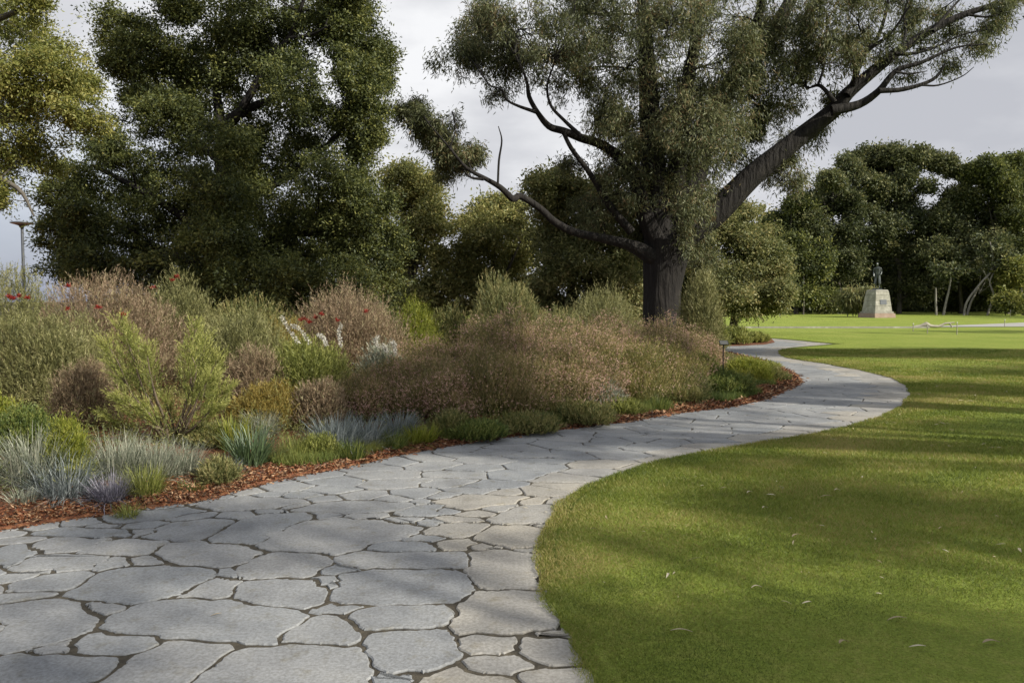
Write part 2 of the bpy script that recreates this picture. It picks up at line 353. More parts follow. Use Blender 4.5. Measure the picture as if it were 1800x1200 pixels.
# main gum tree, 24 m away
Yg = 24.0
gum_limbs = [
 LP([(1166, 628, 96), (1164, 600, 74), (1163, 560, 66), (1164, 510, 66), (1168, 465, 76), (1174, 425, 84)], Yg, Yg, sides=14),
 LP([(1176, 440, 70), (1205, 410, 56), (1260, 372, 47), (1320, 312, 40), (1380, 262, 34), (1440, 215, 30), (1470, 190, 28), (1490, 165, 23), (1530, 130, 20), (1580, 90, 17), (1640, 52, 14), (1700, 24, 11), (1780, 0, 8), (1850, -25, 6)], Yg, Yg-1.5, sides=9),
 LP([(1575, 95, 8), (1600, 95, 6), (1640, 85, 4), (1690, 62, 3), (1735, 52, 1.5)], Yg-1.2, Yg-1.8),
 LP([(1640, 55, 7), (1660, 30, 5), (1690, -5, 3), (1710, -40, 2)], Yg-1.3, Yg-1),
 LP([(1580, 92, 6), (1592, 60, 5), (1590, 20, 3), (1610, -30, 2)], Yg-1.1, Yg-.6),
 LP([(1620, 150, 4), (1650, 150, 3), (1690, 135, 2), (1712, 118, 1.2)], Yg-1.6, Yg-1.9),
 LP([(1700, 26, 5), (1735, 30, 3.5), (1770, 22, 2)], Yg-1.5, Yg-1.6),
 LP([(1575, 127, 5), (1600, 130, 3), (1630, 125, 1.5)], Yg-1.6, Yg-1.7),
 LP([(1462, 195, 20), (1510, 184, 15), (1545, 160, 12), (1575, 125, 9), (1620, 110, 7), (1680, 84, 4), (1735, 78, 2)], Yg-1, Yg-2),
 LP([(1545, 160, 10), (1590, 157, 8), (1640, 140, 6), (1662, 112, 3)], Yg-1.4, Yg-1.8),
 LP([(1488, 168, 14), (1503, 140, 12), (1508, 105, 9), (1540, 70, 7), (1558, 20, 5), (1565, -40, 3)], Yg-1, Yg),
 LP([(1500, 150, 10), (1520, 95, 8), (1565, 60, 5), (1600, 10, 3)], Yg-1, Yg-2),
 LP([(1468, 180, 9), (1450, 158, 7), (1438, 150, 6), (1422, 155, 3)], Yg-1, Yg-.5),
 LP([(1438, 150, 5), (1448, 118, 4), (1456, 70, 2)], Yg-.8, Yg),
 LP([(1180, 430, 56), (1212, 335, 46), (1248, 215, 40), (1285, 152, 34), (1330, 98, 28), (1368, 40, 24), (1400, -20, 20), (1430, -90, 14), (1440, -160, 8)], Yg+.3, Yg+1.5, sides=9),
 LP([(1285, 152, 24), (1312, 95, 20), (1335, 23, 16), (1345, -60, 12), (1350, -130, 7)], Yg+.8, Yg-1),
 LP([(1166, 430, 54), (1150, 310, 44), (1142, 200, 36), (1136, 100, 28), (1130, 0, 20), (1118, -110, 10)], Yg, Yg+1, sides=8),
 LP([(1172, 430, 44), (1190, 300, 34), (1200, 190, 26), (1225, 60, 18), (1240, -60, 9)], Yg+.2, Yg-1.5, sides=8),
 LP([(1160, 435, 40), (1135, 380, 30), (1110, 300, 24), (1062, 257, 17), (1020, 242, 15), (990, 230, 13), (965, 222, 12), (945, 198, 9), (930, 170, 8), (925, 140, 5), (905, 95, 3)], Yg-.2, Yg-1.6),
 LP([(942, 197, 7), (910, 186, 5), (890, 175, 4), (882, 158, 3), (860, 150, 2)], Yg-1.4, Yg-1.6),
 LP([(1110, 408, 16), (1070, 360, 13), (1050, 325, 11), (1030, 295, 9), (1005, 262, 8), (990, 233, 7)], Yg-.5, Yg-1.4),
 LP([(1022, 240, 8), (990, 210, 6), (968, 185, 5), (962, 150, 4), (975, 110, 2)], Yg-1.2, Yg-1.5),
 LP([(1150, 452, 34), (1105, 430, 20), (1050, 417, 15), (1010, 408, 14), (975, 390, 13), (950, 367, 12), (915, 345, 12), (902, 350, 12), (880, 330, 10), (855, 315, 8), (820, 295, 6), (790, 260, 4), (752, 215, 2)], Yg-.3, Yg-2.5),
 LP([(850, 315, 6), (828, 312, 4), (815, 300, 3)], Yg-2.1, Yg-2.3),
 LP([(875, 325, 4), (877, 282, 4), (882, 247, 3), (876, 222, 1.5)], Yg-2.0, Yg-2.1),
 LP([(790, 262, 3), (800, 230, 2), (798, 200, 1.5)], Yg-2.4, Yg-2.3),
]
gum_lobes = lobes_px([
 (810,95,42,32,.8),(840,60,45,40),(880,85,55,50),(880,30,45,40),(930,60,60,55),(915,125,45,32,.55),(975,95,60,55),(985,25,70,50),(1010,135,50,45,.8),
 (1050,50,80,70),(1065,150,60,55),(1075,215,50,45),(1090,275,55,50),(1085,340,55,42,.8),(1130,100,80,80),(1140,200,70,70),(1150,300,65,60),(1130,370,55,45),(1120,20,80,60),
 (1190,250,65,65),(1200,160,75,75),(1200,350,60,55),(1215,60,80,80),(1245,290,52,56,.9,1.8),(1265,205,60,60),(1270,110,70,70),(1290,30,80,70),(1240,350,44,38,.8,.5),
 (1310,225,42,44,.8,2),(1330,160,60,60),(1350,80,65,65),(1355,205,36,38,.6,2),(1390,150,50,55,.8),(1400,60,60,60),(1345,290,38,30,.4,2),(1392,262,30,34,.5,1.8),(1390,305,24,30,.45),(1436,232,18,26,.3,1.2),
 (1440,100,45,50,.55),(1450,20,60,45,.7),(1510,30,50,45,.5),(1570,5,50,30,.4),(1620,85,50,22,.22),(1690,55,45,24,.25),(1760,20,30,30,.3),(1655,120,30,15,.2),(1560,80,35,25,.3),(1600,45,30,20,.3),(1650,20,36,18,.35),(1720,85,26,14,.22),(1745,40,24,16,.3),(1785,-5,22,16,.3),(1590,130,24,12,.12),(1480,100,30,30,.3),(1500,70,28,26,.3),(1460,175,20,20,.25),(1535,-20,50,30,.5),(1640,-25,60,26,.4),
 (722,195,24,16,.7),(742,215,26,22,.8),(760,245,32,24,.8),(785,270,34,24,.9),(828,278,24,18,.6),(790,300,30,15,.4),(800,215,18,18,.2),
 (1040,370,42,28,.5),(1060,395,40,22,.5),(870,170,25,18,.2),(1010,290,26,18,.2),
 (1170,385,56,36,.8,1.6),(1120,420,32,22,.4,.8),(1205,415,44,30,.6,-.3),(1228,425,24,28,.3,1.2),(1238,470,20,26,.25),
 (1000,-60,100,60,.6),(1130,-80,120,70,.6),(1270,-80,120,70,.6),(1400,-60,100,70,.6),(1520,-60,80,50,.4),
 (1100,120,90,70,1,2.6),(1240,170,90,80,1,2.6),(1170,40,90,80,1,-2.6),(1230,250,70,70,1,-2.4),(1330,60,80,70,1,2.8),(1150,270,70,70,1,2.3)], Yg, 1.25, 1.6)
make_tree('gum_tree', 'great spreading gum tree with thick dark trunk and long leaning limbs', 'tree', (W(1166, 560, Yg)[0], Yg, 0), gum_limbs, gum_lobes,
          280, 24, .13, .14, .027, .9, M['gum'], M['bark_dark'], 1.3, per_lobe=22, r0=.04, gap=.7, out=.3, nsub=16, cs0=.18, cs1=.26)

# broad dark tree on the left, 21 m away
Yl = 21.0
lt_limbs = [
 LP([(388, 640, 46), (385, 560, 40), (384, 470, 36), (383, 400, 34), (400, 345, 32), (393, 290, 30), (392, 262, 28), (396, 225, 24), (418, 202, 20), (450, 185, 14), (520, 160, 8)], Yl, Yl, sides=8),
 LP([(392, 262, 20), (385, 200, 16), (380, 120, 12), (400, 40, 8), (410, -40, 4)], Yl, Yl+1),
 LP([(418, 202, 16), (455, 140, 12), (477, 99, 10), (508, 67, 9), (526, 22, 7), (540, -20, 4)], Yl-.3, Yl-1.2),
 LP([(508, 67, 6), (545, 62, 5), (580, 45, 3)], Yl-1, Yl-1.5),
 LP([(384, 400, 24), (440, 350, 16), (520, 300, 12), (600, 230, 8), (650, 150, 4)], Yl, Yl+.6),
 LP([(384, 430, 22), (320, 380, 16), (240, 330, 11), (160, 290, 6)], Yl, Yl+.3),
 LP([(385, 480, 20), (310, 450, 14), (220, 430, 9), (130, 420, 5)], Yl, Yl+.6),
 LP([(384, 450, 20), (470, 420, 14), (560, 410, 10), (660, 420, 5)], Yl, Yl+.6),
 LP([(393, 290, 16), (330, 230, 11), (280, 150, 8), (240, 80, 4)], Yl, Yl+.3),
 LP([(320, 640, 22), (312, 540, 18), (300, 470, 13), (260, 420, 8)], Yl+.5, Yl),
]
lt_lobes = lobes_px([
 (232,62,46,40),(222,108,42,34),(300,8,46,38),(275,95,50,40,.8),(335,110,58,50),(400,60,60,50),(420,140,62,55),(470,30,60,45),(490,95,50,50),(520,150,60,52),(560,30,50,36,.8),
 (610,40,46,38),(655,75,42,44),(672,118,32,36),(625,125,46,44),(610,185,48,44),(648,215,34,40),(560,220,55,50),(640,265,34,36,.7),(225,160,40,30,.6),(250,210,52,36,.7),(300,200,52,44),(200,255,40,32,.7),(350,220,60,46,.8),
 (455,235,50,46,.9),(500,265,60,50),(150,300,44,34,.7),(110,340,34,28,.5),(215,320,60,44),(300,300,60,50),(340,345,55,46),(430,310,46,44,.75),(470,345,60,50),(560,310,60,50),(620,330,46,44,.9),(655,372,38,38,.9),
 (110,405,40,34),(160,395,46,40),(235,395,62,50),(310,415,62,54),(400,440,60,50),(470,425,60,52),(545,400,60,54),(615,410,52,50),(670,440,44,44),
 (120,460,40,32),(170,470,56,34),(260,475,64,42),(350,495,64,44),(440,500,64,42),(530,490,64,48),(610,490,56,46),(670,510,46,38),(300,540,60,30),(400,550,70,30),(500,550,70,30),(600,550,60,30),
 (400,-40,90,50),(500,-50,90,50),(600,-20,60,34),
 (390,250,50,44,.8,-2.2),(395,330,46,44,.8,-2.4),(400,400,60,50,1,-2.4),(340,460,70,50,1,-2.2),(450,480,70,50,1,-2.2),(380,540,80,40,1,-2.2),(300,150,70,60,1,2.5),(420,60,80,60,1,2.5),(450,400,90,70,1,2.5),(300,420,90,70,1,2.5),(560,420,80,70,1,2.5)], Yl, 1.3, 1.5)
make_tree('shade_tree', 'broad dense dark green tree rising behind the left garden bed', 'tree', (W(388, 560, Yl)[0], Yl, 0), lt_limbs, lt_lobes,
          400, 26, .12, .085, .034, .15, M['oak'], M['bark_dark'], 4.1, per_lobe=8, r0=.022, gap=.38, nsub=16, cs0=.22, cs1=.3)

# lit tree at the left edge
Ye = 15.0
make_tree('garden_tree', 'sunlit yellow green tree reaching in at the left edge above the lamp', 'tree', (W(-330, 560, Ye)[0], Ye, 0), [
 LP([(-330, 700, 60), (-320, 500, 50), (-250, 330, 40), (-120, 240, 28), (0, 215, 16), (50, 190, 10), (100, 185, 6), (150, 200, 3)], Ye, Ye, sides=8),
 LP([(-250, 330, 30), (-180, 150, 24), (-60, 60, 16), (30, 20, 8)], Ye, Ye-.5),
 LP([(-120, 240, 20), (-40, 300, 14), (30, 330, 8), (60, 380, 3)], Ye, Ye-.3)],
 lobes_px([(10,25,48,42),(45,10,36,28,.6),(60,75,46,36),(15,110,50,44),(100,110,38,32),(60,150,50,40),(130,150,30,28),(20,190,46,34,.8),(105,195,46,32,.8),(150,195,26,30,.6),(60,240,44,30,.6),(10,260,46,40),(55,285,34,26,.5),(0,310,26,28,.8),(-8,350,18,16,.4),
  (165,215,20,22,.35),(-60,60,90,80),(-80,180,90,80),(-60,300,70,70),(-160,120,110,100),(-180,280,100,90),(-280,200,110,100),(-60,-60,100,60)], Ye, 1.3, 1.0),
 240, 24, .095, .065, .026, .2, M['olive'], M['bark_grey'], 9.2, per_lobe=8, r0=.016, gap=.5)

# middle-distance trees between and beyond the two big ones
def simple_tree(name, label, Y, bx, lobes, lm, bm, seed, ns=300, kl=24, spray=.2, L=.14, Wd=.06, group=None, trunkw=14, r0=.045, droop=.2, by=560, gap=.5, depth=1.2, jit=1.5, lean=0, per=5, tri=False, basez=0.0):
    lb = lobes_px(lobes, Y, depth, jit)
    cx = np.mean([l[0] for l in lobes]); ty = np.min([l[1] for l in lobes]); my = np.mean([l[1] for l in lobes])
    gy = G(bx, 0, 0) if False else None
    base = W(bx, by, Y); base[2] = basez
    k = Y/F
    def tr(t):
        top = W(cx, ty+10, Y); mid = W((bx+cx)/2+lean, (by+my)/2, Y)
        q, rr = smooth_line([base, mid, W(cx, my, Y), top], [trunkw*k*.6, trunkw*k*.45, trunkw*k*.3, .03], 4, .03); t.add(q, rr, 7); return q
    fn = [tr]
    for j in range(3):
        l = lobes[(j*2+1) % len(lobes)]
        def br(t, l=l, j=j):
            a = base*.6 + W(cx, my, Y)*.4; q, rr = smooth_line([a, (a+W(l[0], l[1], Y))/2 + R.normal(0, .2, 3), W(l[0], l[1], Y)], [trunkw*k*.3, trunkw*k*.2, .03], 4); t.add(q, rr, 6); return q
        fn.append(br)
    return make_tree(name, label, 'tree', base, fn, lb, ns, kl, spray, L, Wd, droop, lm, bm, seed, per_lobe=per, r0=r0, group=group, gap=gap, tri=tri)
GB = 'trees standing behind the garden beds'
simple_tree('bushy_tree', 'yellow green bushy tree right behind the dark left tree', 32, 720, [(710,315,30,24),(735,340,44,34),(700,375,44,40),(755,390,34,34),(720,425,48,42),(690,465,48,42),(750,470,46,44),(710,515,50,38),(770,520,36,34),(735,550,50,30),(690,555,40,28)], M['lit_sage'], M['bark_grey'], 2.2, group=GB)
simple_tree('bushy_tree', 'rounded olive green tree below the long bare limb of the gum', 33, 860, [(870,360,30,22),(840,378,34,26),(900,385,28,26),(825,415,38,34),(870,415,42,36),(915,425,28,34),(835,460,42,38),(885,465,44,40),(820,505,40,36),(870,515,46,34),(920,500,34,40),(850,550,60,26)], M['lit_sage'], M['bark_grey'], 5.6, group=GB)
simple_tree('bushy_tree', 'dark green tree tucked close on the left of the gum trunk', 30, 1000, [(960,330,28,24),(990,325,26,22),(1040,345,40,30),(975,370,44,34),(1020,395,46,38),(1070,390,40,40),(965,420,40,36),(1010,445,48,40),(1070,450,44,42),(1110,430,30,34),(980,490,48,40),(1040,500,50,42),(1090,505,40,40),(960,540,46,30),(1030,550,56,28),(1100,550,40,28)], M['sage'], M['bark_dark'], 7.9, group=GB, lean=-10)
simple_tree('bushy_tree', 'full green leafy tree just right of the gum trunk', 38, 1290, [(1270,385,36,28),(1305,380,30,20),(1245,410,34,30),(1315,412,40,30),(1275,430,46,34),(1345,440,34,28),(1240,455,38,36),(1325,465,44,34),(1290,490,48,36),(1360,485,32,28),(1250,505,42,36),(1345,520,36,26),(1300,530,50,24),(1245,545,34,24),(1370,522,16,18)], M['sage'], M['bark_grey'], 3.3, group=GB, kl=24, ns=330)
simple_tree('bushy_tree', 'low dark tree closing the gap left of the gum trunk base', 40, 1110, [(1090,470,40,34),(1130,480,36,36),(1070,520,44,30),(1120,530,44,28),(1160,500,40,36),(1200,480,34,40),(1210,530,40,28)], M['oak'], M['bark_dark'], 6.4, group=GB, ns=330)
simple_tree('bushy_tree', 'shadowed tree showing faintly behind the dark left tree', 40, 600, [(560,420,60,50),(640,430,60,50),(600,480,70,50),(520,500,70,40),(660,510,60,40),(440,500,70,50),(360,510,70,40),(600,545,90,26),(460,550,90,22),(320,550,70,22),(240,540,50,24)], M['oak'], M['bark_dark'], 8.8, group=GB, ns=330)

# far tree line beyond the lawn
FT = 'trees closing the far side of the lawn'
def far_tree(label, Y, bx, lobes, seed, lm='far', bm='bark_grey', **k):
    a = dict(ns=330, kl=20, spray=.42, L=.34, Wd=.16, group=FT, trunkw=7, r0=.09, by=554, jit=3, depth=1.0, gap=.5, per=5); a.update(k)
    simple_tree('gum_tree', label, Y, bx, lobes, M[lm], M[bm], seed, **a)
far_tree('tall open crowned gum with puffy flat topped crown behind the statue', 96, 1580, [(1490,292,15,13,.9),(1512,280,17,14),(1537,274,18,13),(1563,270,18,14),(1590,272,18,13),(1615,278,18,14),(1640,286,17,12),(1664,290,16,13),(1684,300,11,10,.8),(1502,306,13,12,.8),(1530,300,16,14,.8),(1562,304,16,16,.9),(1595,306,14,13,.7),(1540,328,20,18),(1575,332,20,18,.9),(1520,350,22,22),(1556,362,24,24),(1598,356,18,16,.7),(1628,330,12,10,.5),(1612,384,22,20,.8),(1560,398,28,28),(1530,395,24,26),(1600,415,26,26),(1560,440,32,30),(1610,455,30,28),(1580,490,38,32),(1625,505,32,28)], 1.1, lm='far', trunkw=8, lean=4, per=12, r0=.12, ns=260)
far_tree('dark rounded gum rising left of the statue', 94, 1480, [(1466,322,20,18),(1444,340,22,20),(1484,340,20,18),(1424,366,24,22),(1456,370,28,26),(1492,372,26,26),(1436,405,30,28),(1480,415,32,32),(1455,455,34,32),(1498,465,30,32),(1470,500,38,30),(1470,530,50,20)], 2.7, lm='far')
far_tree('lower dark gum at the left end of the far tree line', 92, 1400, [(1345,402,16,14),(1362,392,18,16),(1385,382,20,18),(1406,362,20,20),(1352,422,22,20),(1385,415,28,24),(1415,400,26,26),(1362,450,28,26),(1400,450,32,30),(1436,450,28,30),(1370,490,34,30),(1415,500,36,30),(1445,520,30,26)], 3.9, lm='oak')
far_tree('dense dark gum directly behind the pedestal', 99, 1530, [(1520,440,34,30),(1545,470,34,30),(1510,480,34,30),(1530,510,36,26),(1560,515,30,26),(1495,525,28,20)], 5.2)
far_tree('dark spreading gum right of the open crowned one', 95, 1690, [(1655,372,18,15,.8),(1672,352,18,15,.8),(1698,344,20,17,.9),(1690,375,26,22),(1655,400,26,24),(1720,385,28,26),(1682,415,32,28),(1650,445,32,28),(1700,450,34,30),(1670,485,34,28),(1720,485,32,28),(1690,520,40,22)], 6.1, bm='bark_grey', trunkw=6)
far_tree('dark gum with bronze leaf tips at the right edge', 93, 1770, [(1706,306,14,12,.9),(1724,296,16,14),(1748,296,18,15),(1772,290,18,16),(1797,286,20,18),(1735,322,22,18),(1768,322,26,22),(1805,322,28,26),(1750,352,28,26),(1795,362,34,32),(1762,390,34,30),(1808,410,36,34),(1766,435,34,32),(1800,470,36,34),(1765,490,32,30),(1790,525,40,22)], 7.7, lm='oak')
far_tree('leaning pale barked gum low in the right shadows', 88, 1700, [(1735,430,26,20,.8),(1760,445,24,20,.8),(1710,455,22,18,.6),(1770,470,24,20,.7),(1785,500,24,22,.8)], 8.3, bm='bark_pale', trunkw=3.5, lean=-8, ns=160)
far_tree('bright green small tree at the right frame edge', 84, 1800, [(1790,470,20,18),(1775,490,18,16),(1800,505,22,20),(1785,525,22,16),(1812,480,20,22)], 9.5, lm='olive', ns=160)
far_tree('tall gum just beyond the right frame edge', 96, 1870, [(1850,300,34,24),(1880,320,40,30),(1850,360,44,34),(1900,390,44,40),(1850,430,44,36),(1880,480,44,36)], 10.1)
far_tree('dark gum further out beyond the right frame edge', 98, 1960, [(1950,330,40,26),(1990,350,44,34),(1950,390,50,40),(1990,430,50,40),(1960,480,50,36)], 11.3)
# slim trunks seen in the shade under the far crowns
back = 0
def back_tree(label, Y, px, seed):
    far_tree(label, Y, px, [(px-30,440,40,30),(px+20,425,44,34),(px,470,48,34),(px-30,505,40,28),(px+30,500,44,28),(px-10,535,50,18,.8)], seed, ns=260)
for i, (px, w) in enumerate([(1370, 'at the left end of the lawn'), (1470, 'between the left gums'), (1600, 'in the shade right of the statue'), (1690, 'under the spreading gum'), (1780, 'under the right edge gum'), (1870, 'past the right frame edge')]):
    back_tree('shaded back row gum ' + w, 108 + (i % 3)*3, px, 20.5 + i*1.7)

def thicket(label, Y, px, w, top, seed):
    far_tree(label, Y, px, [(px-w*.35,top+14,w*.3,16),(px,top+8,w*.3,18),(px+w*.35,top+14,w*.3,16),(px-w*.3,520,w*.36,22),(px+w*.05,515,w*.36,24),(px+w*.35,522,w*.34,22),(px-w*.2,545,w*.4,12),(px+w*.2,545,w*.4,12)], seed, ns=300, trunkw=3)
for i, (px, w, top, lb) in enumerate([(1345, 90, 470, 'dark thicket at the left end of the far lawn'), (1430, 90, 480, 'dark thicket between the left far gums'), (1515, 90, 470, 'dark thicket behind the weeping shrub'), (1600, 90, 475, 'dark thicket right behind the statue'), (1685, 90, 480, 'dark thicket behind the forked pale trunk'), (1770, 90, 475, 'dark thicket behind the twisted pale trunk'), (1855, 100, 470, 'dark thicket past the right frame edge'), (1950, 100, 470, 'dark thicket furthest past the right frame edge'), (1255, 100, 480, 'dark thicket seen behind the bright leafy tree')]):
    thicket(lb, 118, px, w, top, 50.1+i*2.3)
def pole_tree(label, Y, pts, bm='bark_pale', crownpx=None):
    base = W(pts[0], 554, Y); base[2] = 0; root = empty('slender_tree', base, label, 'tree', 'slender pale trunks under the far trees')
    t = Tubes()
    for pl in pts[1]:
        limb_px(t, pl, Y)
    t.V = [v-base for v in t.V]; t.build('trunk', M[bm], root)
    lb = lobes_px([crownpx], Y, 1, 0); V, T, *_ = crown(lb, 60, 16, .4, .4, .18, .3, Y)
    mesh_np('crown', V-base, [faces(len(V)//4, 4)], M['far'], root, T)
pole_tree('white forked trunk right of the pedestal', 86, (1660, [[(1658,556,5),(1662,535,4),(1668,510,3.5),(1672,485,2.5)], [(1646,556,4),(1645,530,3.5),(1645,505,2.5)]]), crownpx=(1668,478,22,12))
pole_tree('crooked pale trunk leaning right under the gums', 85, (1695, [[(1694,556,4),(1700,530,4),(1722,500,3.5),(1742,478,3),(1752,458,2.5)], [(1742,478,3),(1745,450,2.5),(1740,425,2)]]), crownpx=(1750,440,20,14))
pole_tree('pale twisted trunk near the right edge', 85, (1742, [[(1735,556,4),(1746,520,3.5),(1740,495,3),(1752,470,2.5)], [(1740,495,2.5),(1728,475,2)]]), crownpx=(1750,468,18,12))
pole_tree('thin straight grey trunk at the left of the far lawn', 88, (1413, [[(1412,554,3),(1413,520,2.6),(1413,470,2.4)]]), 'bark_grey', crownpx=(1413,465,18,12))

# ---- tall trees right of the frame whose shade falls across lawn, path and bed
def shadow_lobe(px, py, r, t, den=1.0, z=0.0):
    g = G(px, py, z) if z >= 0 else W(px, py, -z)     # negative z: a target at that depth
    c = g + np.array(SD)*t; return (c, np.array([r, r, r*.8]), den*r*r*1.1)
def shade_tree(label, base, spots, seed, ns=70):
    lb = [shadow_lobe(*s) for s in spots]; base = np.array([base[0], base[1], 0.])
    top = np.mean([l[0] for l in lb], axis=0)
    def tr(t):
        q, rr = smooth_line([base, base*.6+top*.4+np.array([.3, .2, 0]), top*.9+base*.1], [.42, .3, .1], 5, .04); t.add(q, rr, 9); return q
    fn = [tr]
    for l in lb[::2]:
        def br(t, l=l):
            a = base*.55+top*.45; q, rr = smooth_line([a, (a+l[0])/2+np.array([0, 0, .4]), l[0]], [.16, .1, .03], 4); t.add(q, rr, 6); return q
        fn.append(br)
    return make_tree('gum_tree', label, 'tree', base, fn, lb, ns, 22, .2, .17, .05, .7, M['gum'], M['bark_dark'], seed, per_lobe=4, r0=.03, group='tall gums right of the lawn', gap=.2)
shade_tree('tall gum right of the lawn beside the near path', (13, -6), [
 (1100,1195,.4,16,1.3),(1230,1185,.45,16,1.3),(1350,1165,.45,17,1.3),(1480,1165,.5,16,1.3),(1620,1170,.55,16,1.6),(1760,1150,.6,17,1.6),(1540,1120,.35,16,.9),(1560,960,.5,18,.9),(1180,1130,.3,16,.8),(1330,890,.5,19,1.0),(1420,885,.6,19,1.2),(1550,900,.8,19,.9),(1700,880,.9,18,.9),(1800,925,.7,18,.9),(1050,955,.4,21,.7),
 (90,1110,.45,20,1.0),(30,1170,.4,20,1.0),(200,940,.5,23,1),(380,935,.6,22,1),(560,915,.5,22,1),(700,975,.4,21,.8),(880,940,.35,21,.5)], 31.0)
shade_tree('tall gum right of the lawn shading the path bend', (21, 1), [
 (1380,690,.7,24,1.8),(1440,687,.7,24,1.8),(1500,685,.75,23,1.8),(1570,683,.75,23,1.8),(1640,684,.8,24,1.8),(1710,684,.8,22,1.8),(1790,684,.85,22,1.8),(1570,746,.45,22,.9),(1700,749,.5,22,.9),(1810,750,.55,21,.9),
 (950,795,.5,26,.7),(1100,766,.6,26,.8),(1240,748,.6,25,.8),(1350,735,.5,25,.6),(1250,815,.4,24,.8),(1420,812,.5,23,.8),(1560,790,.5,22,.5)], 33.0)
shade_tree('broad gum right of the lawn shading the far turf', (31, 9), [
 (1400,620,1.6,26,2.2),(1470,620,1.7,25,2.2),(1540,620,1.7,25,2.2),(1610,620,1.8,24,2.2),(1680,620,1.8,23,2.2),(1750,621,1.8,22,2.2),(1820,621,1.9,21,2.2),(1340,620,1.2,27,1.8),(1760,655,.9,22,.8),(1840,652,1.2,21,.9)], 35.0)
shade_tree('leafy gum right of the path shading the heath bank', (20, 4.5), [
 (650,690,.5,22,2.4,.5),(700,665,.5,22,2.4,.7),(750,640,.5,22,2.6,.8),(800,620,.5,22,2.6,.9),(850,612,.5,22,2.6,.9),(740,680,.6,22,2.6,.6),(810,660,.7,22,2.6,.8),(880,655,.6,22,2.6,.8),(860,700,.7,22,2.4,.5),(780,715,.6,22,2.4,.4),(950,700,.65,22,2.2,.4),(1030,705,.5,22,2.0,.4),(1040,700,.6,21,.9,.5),(1270,680,.5,20,1.0,.3),(1170,712,.5,21,.9,.3)], 37.0)
shade_tree('unseen tall broad gum added right of the path to shade the dark tree', (24, 2), [  # unseen tree added as shade caster for the left tree's lower crown
 (140,430,1.3,28,1.2,-19),(240,400,1.4,28,1.2,-19),(340,420,1.4,28,1.2,-19),(200,490,1.3,28,1.2,-19),(310,500,1.4,28,1.2,-19),(430,500,1.3,28,1.1,-19),(440,390,1.2,28,.9,-19),(540,490,1.2,28,.9,-19),(250,310,1.2,28,.8,-19),(380,280,1.0,28,.7,-19),(500,560,1.2,28,.9,-19)], 41.0)
shade_tree('distant gum right of the lawn throwing thin streaks of shade', (58, 26), [
 (1560,586,1.0,34,.8),(1640,583,1.3,34,.9),(1730,584,1.4,33,1.0),(1820,583,1.6,33,1.0),(1800,557,5,40,1.0),(1900,560,5,40,1.0)], 39.0)

# ------------------------------------------------------------------ ground, path, lawn, bed
def xs_of(pts):
    g = np.array([G(x, y)[:2] for x, y in pts]); g = g[np.argsort(g[:, 1])]; return g[:, 1], g[:, 0]
RE = [(1075,1240),(1050,1200),(1012,1140),(982,1085),(957,1040),(948,1000),(951,960),(966,920),(992,886),(1030,858),(1100,831),(1170,810),(1300,786),(1400,770),(1480,755),(1550,735),(1588,715),(1603,695),(1598,680),(1568,664),(1510,650),(1450,639),(1400,632),(1380,628),(1371,622),(1370,617),(1385,612),(1410,609.5),(1447,606.5)]
ry_, rx_ = xs_of(RE)
ry_ = np.concatenate([[-30, -6, 0, 1.8], ry_, [29.3, 30.3, 32, 33.7, 35, 37, 40, 60]])
rx_ = np.concatenate([[14, 4.0, 2.0, 1.15], rx_, [11.9, 11.6, 11.4, 10.9, 8.0, 2, -20, -40]])
LE = [(-200,968),(0,930),(167,906),(250,893),(346,881),(387,869),(458,850),(500,840),(600,822),(675,804),(745,790),(846,774),(955,758),(1100,741),(1187,726),(1280,715),(1341,701),(1373,686),(1404,672),(1395,659),(1347,637),(1307,627)]
ly_, lx_ = xs_of(LE)
ly_ = np.concatenate([[-30, 0, 3.4], ly_]); lx_ = np.concatenate([[-60, -11, -6.6], lx_])
def XR(y): return np.interp(y, ry_, rx_)
def XL(y): return np.interp(y, ly_, lx_)
BED_END = ly_[-1]
def bed_z(x, y):
    d = np.maximum(0, XL(y) - x); return .012 + .30*(1-np.exp(-d/2.2)) * np.clip((BED_END+1.0-y)/3, 0, 1)

mesh_np('ground', [(-500,-200,-.06),(500,-200,-.06),(500,900,-.06),(-500,900,-.06)], [[(0,1,2,3)]], M['soil'])['kind'] = 'structure'

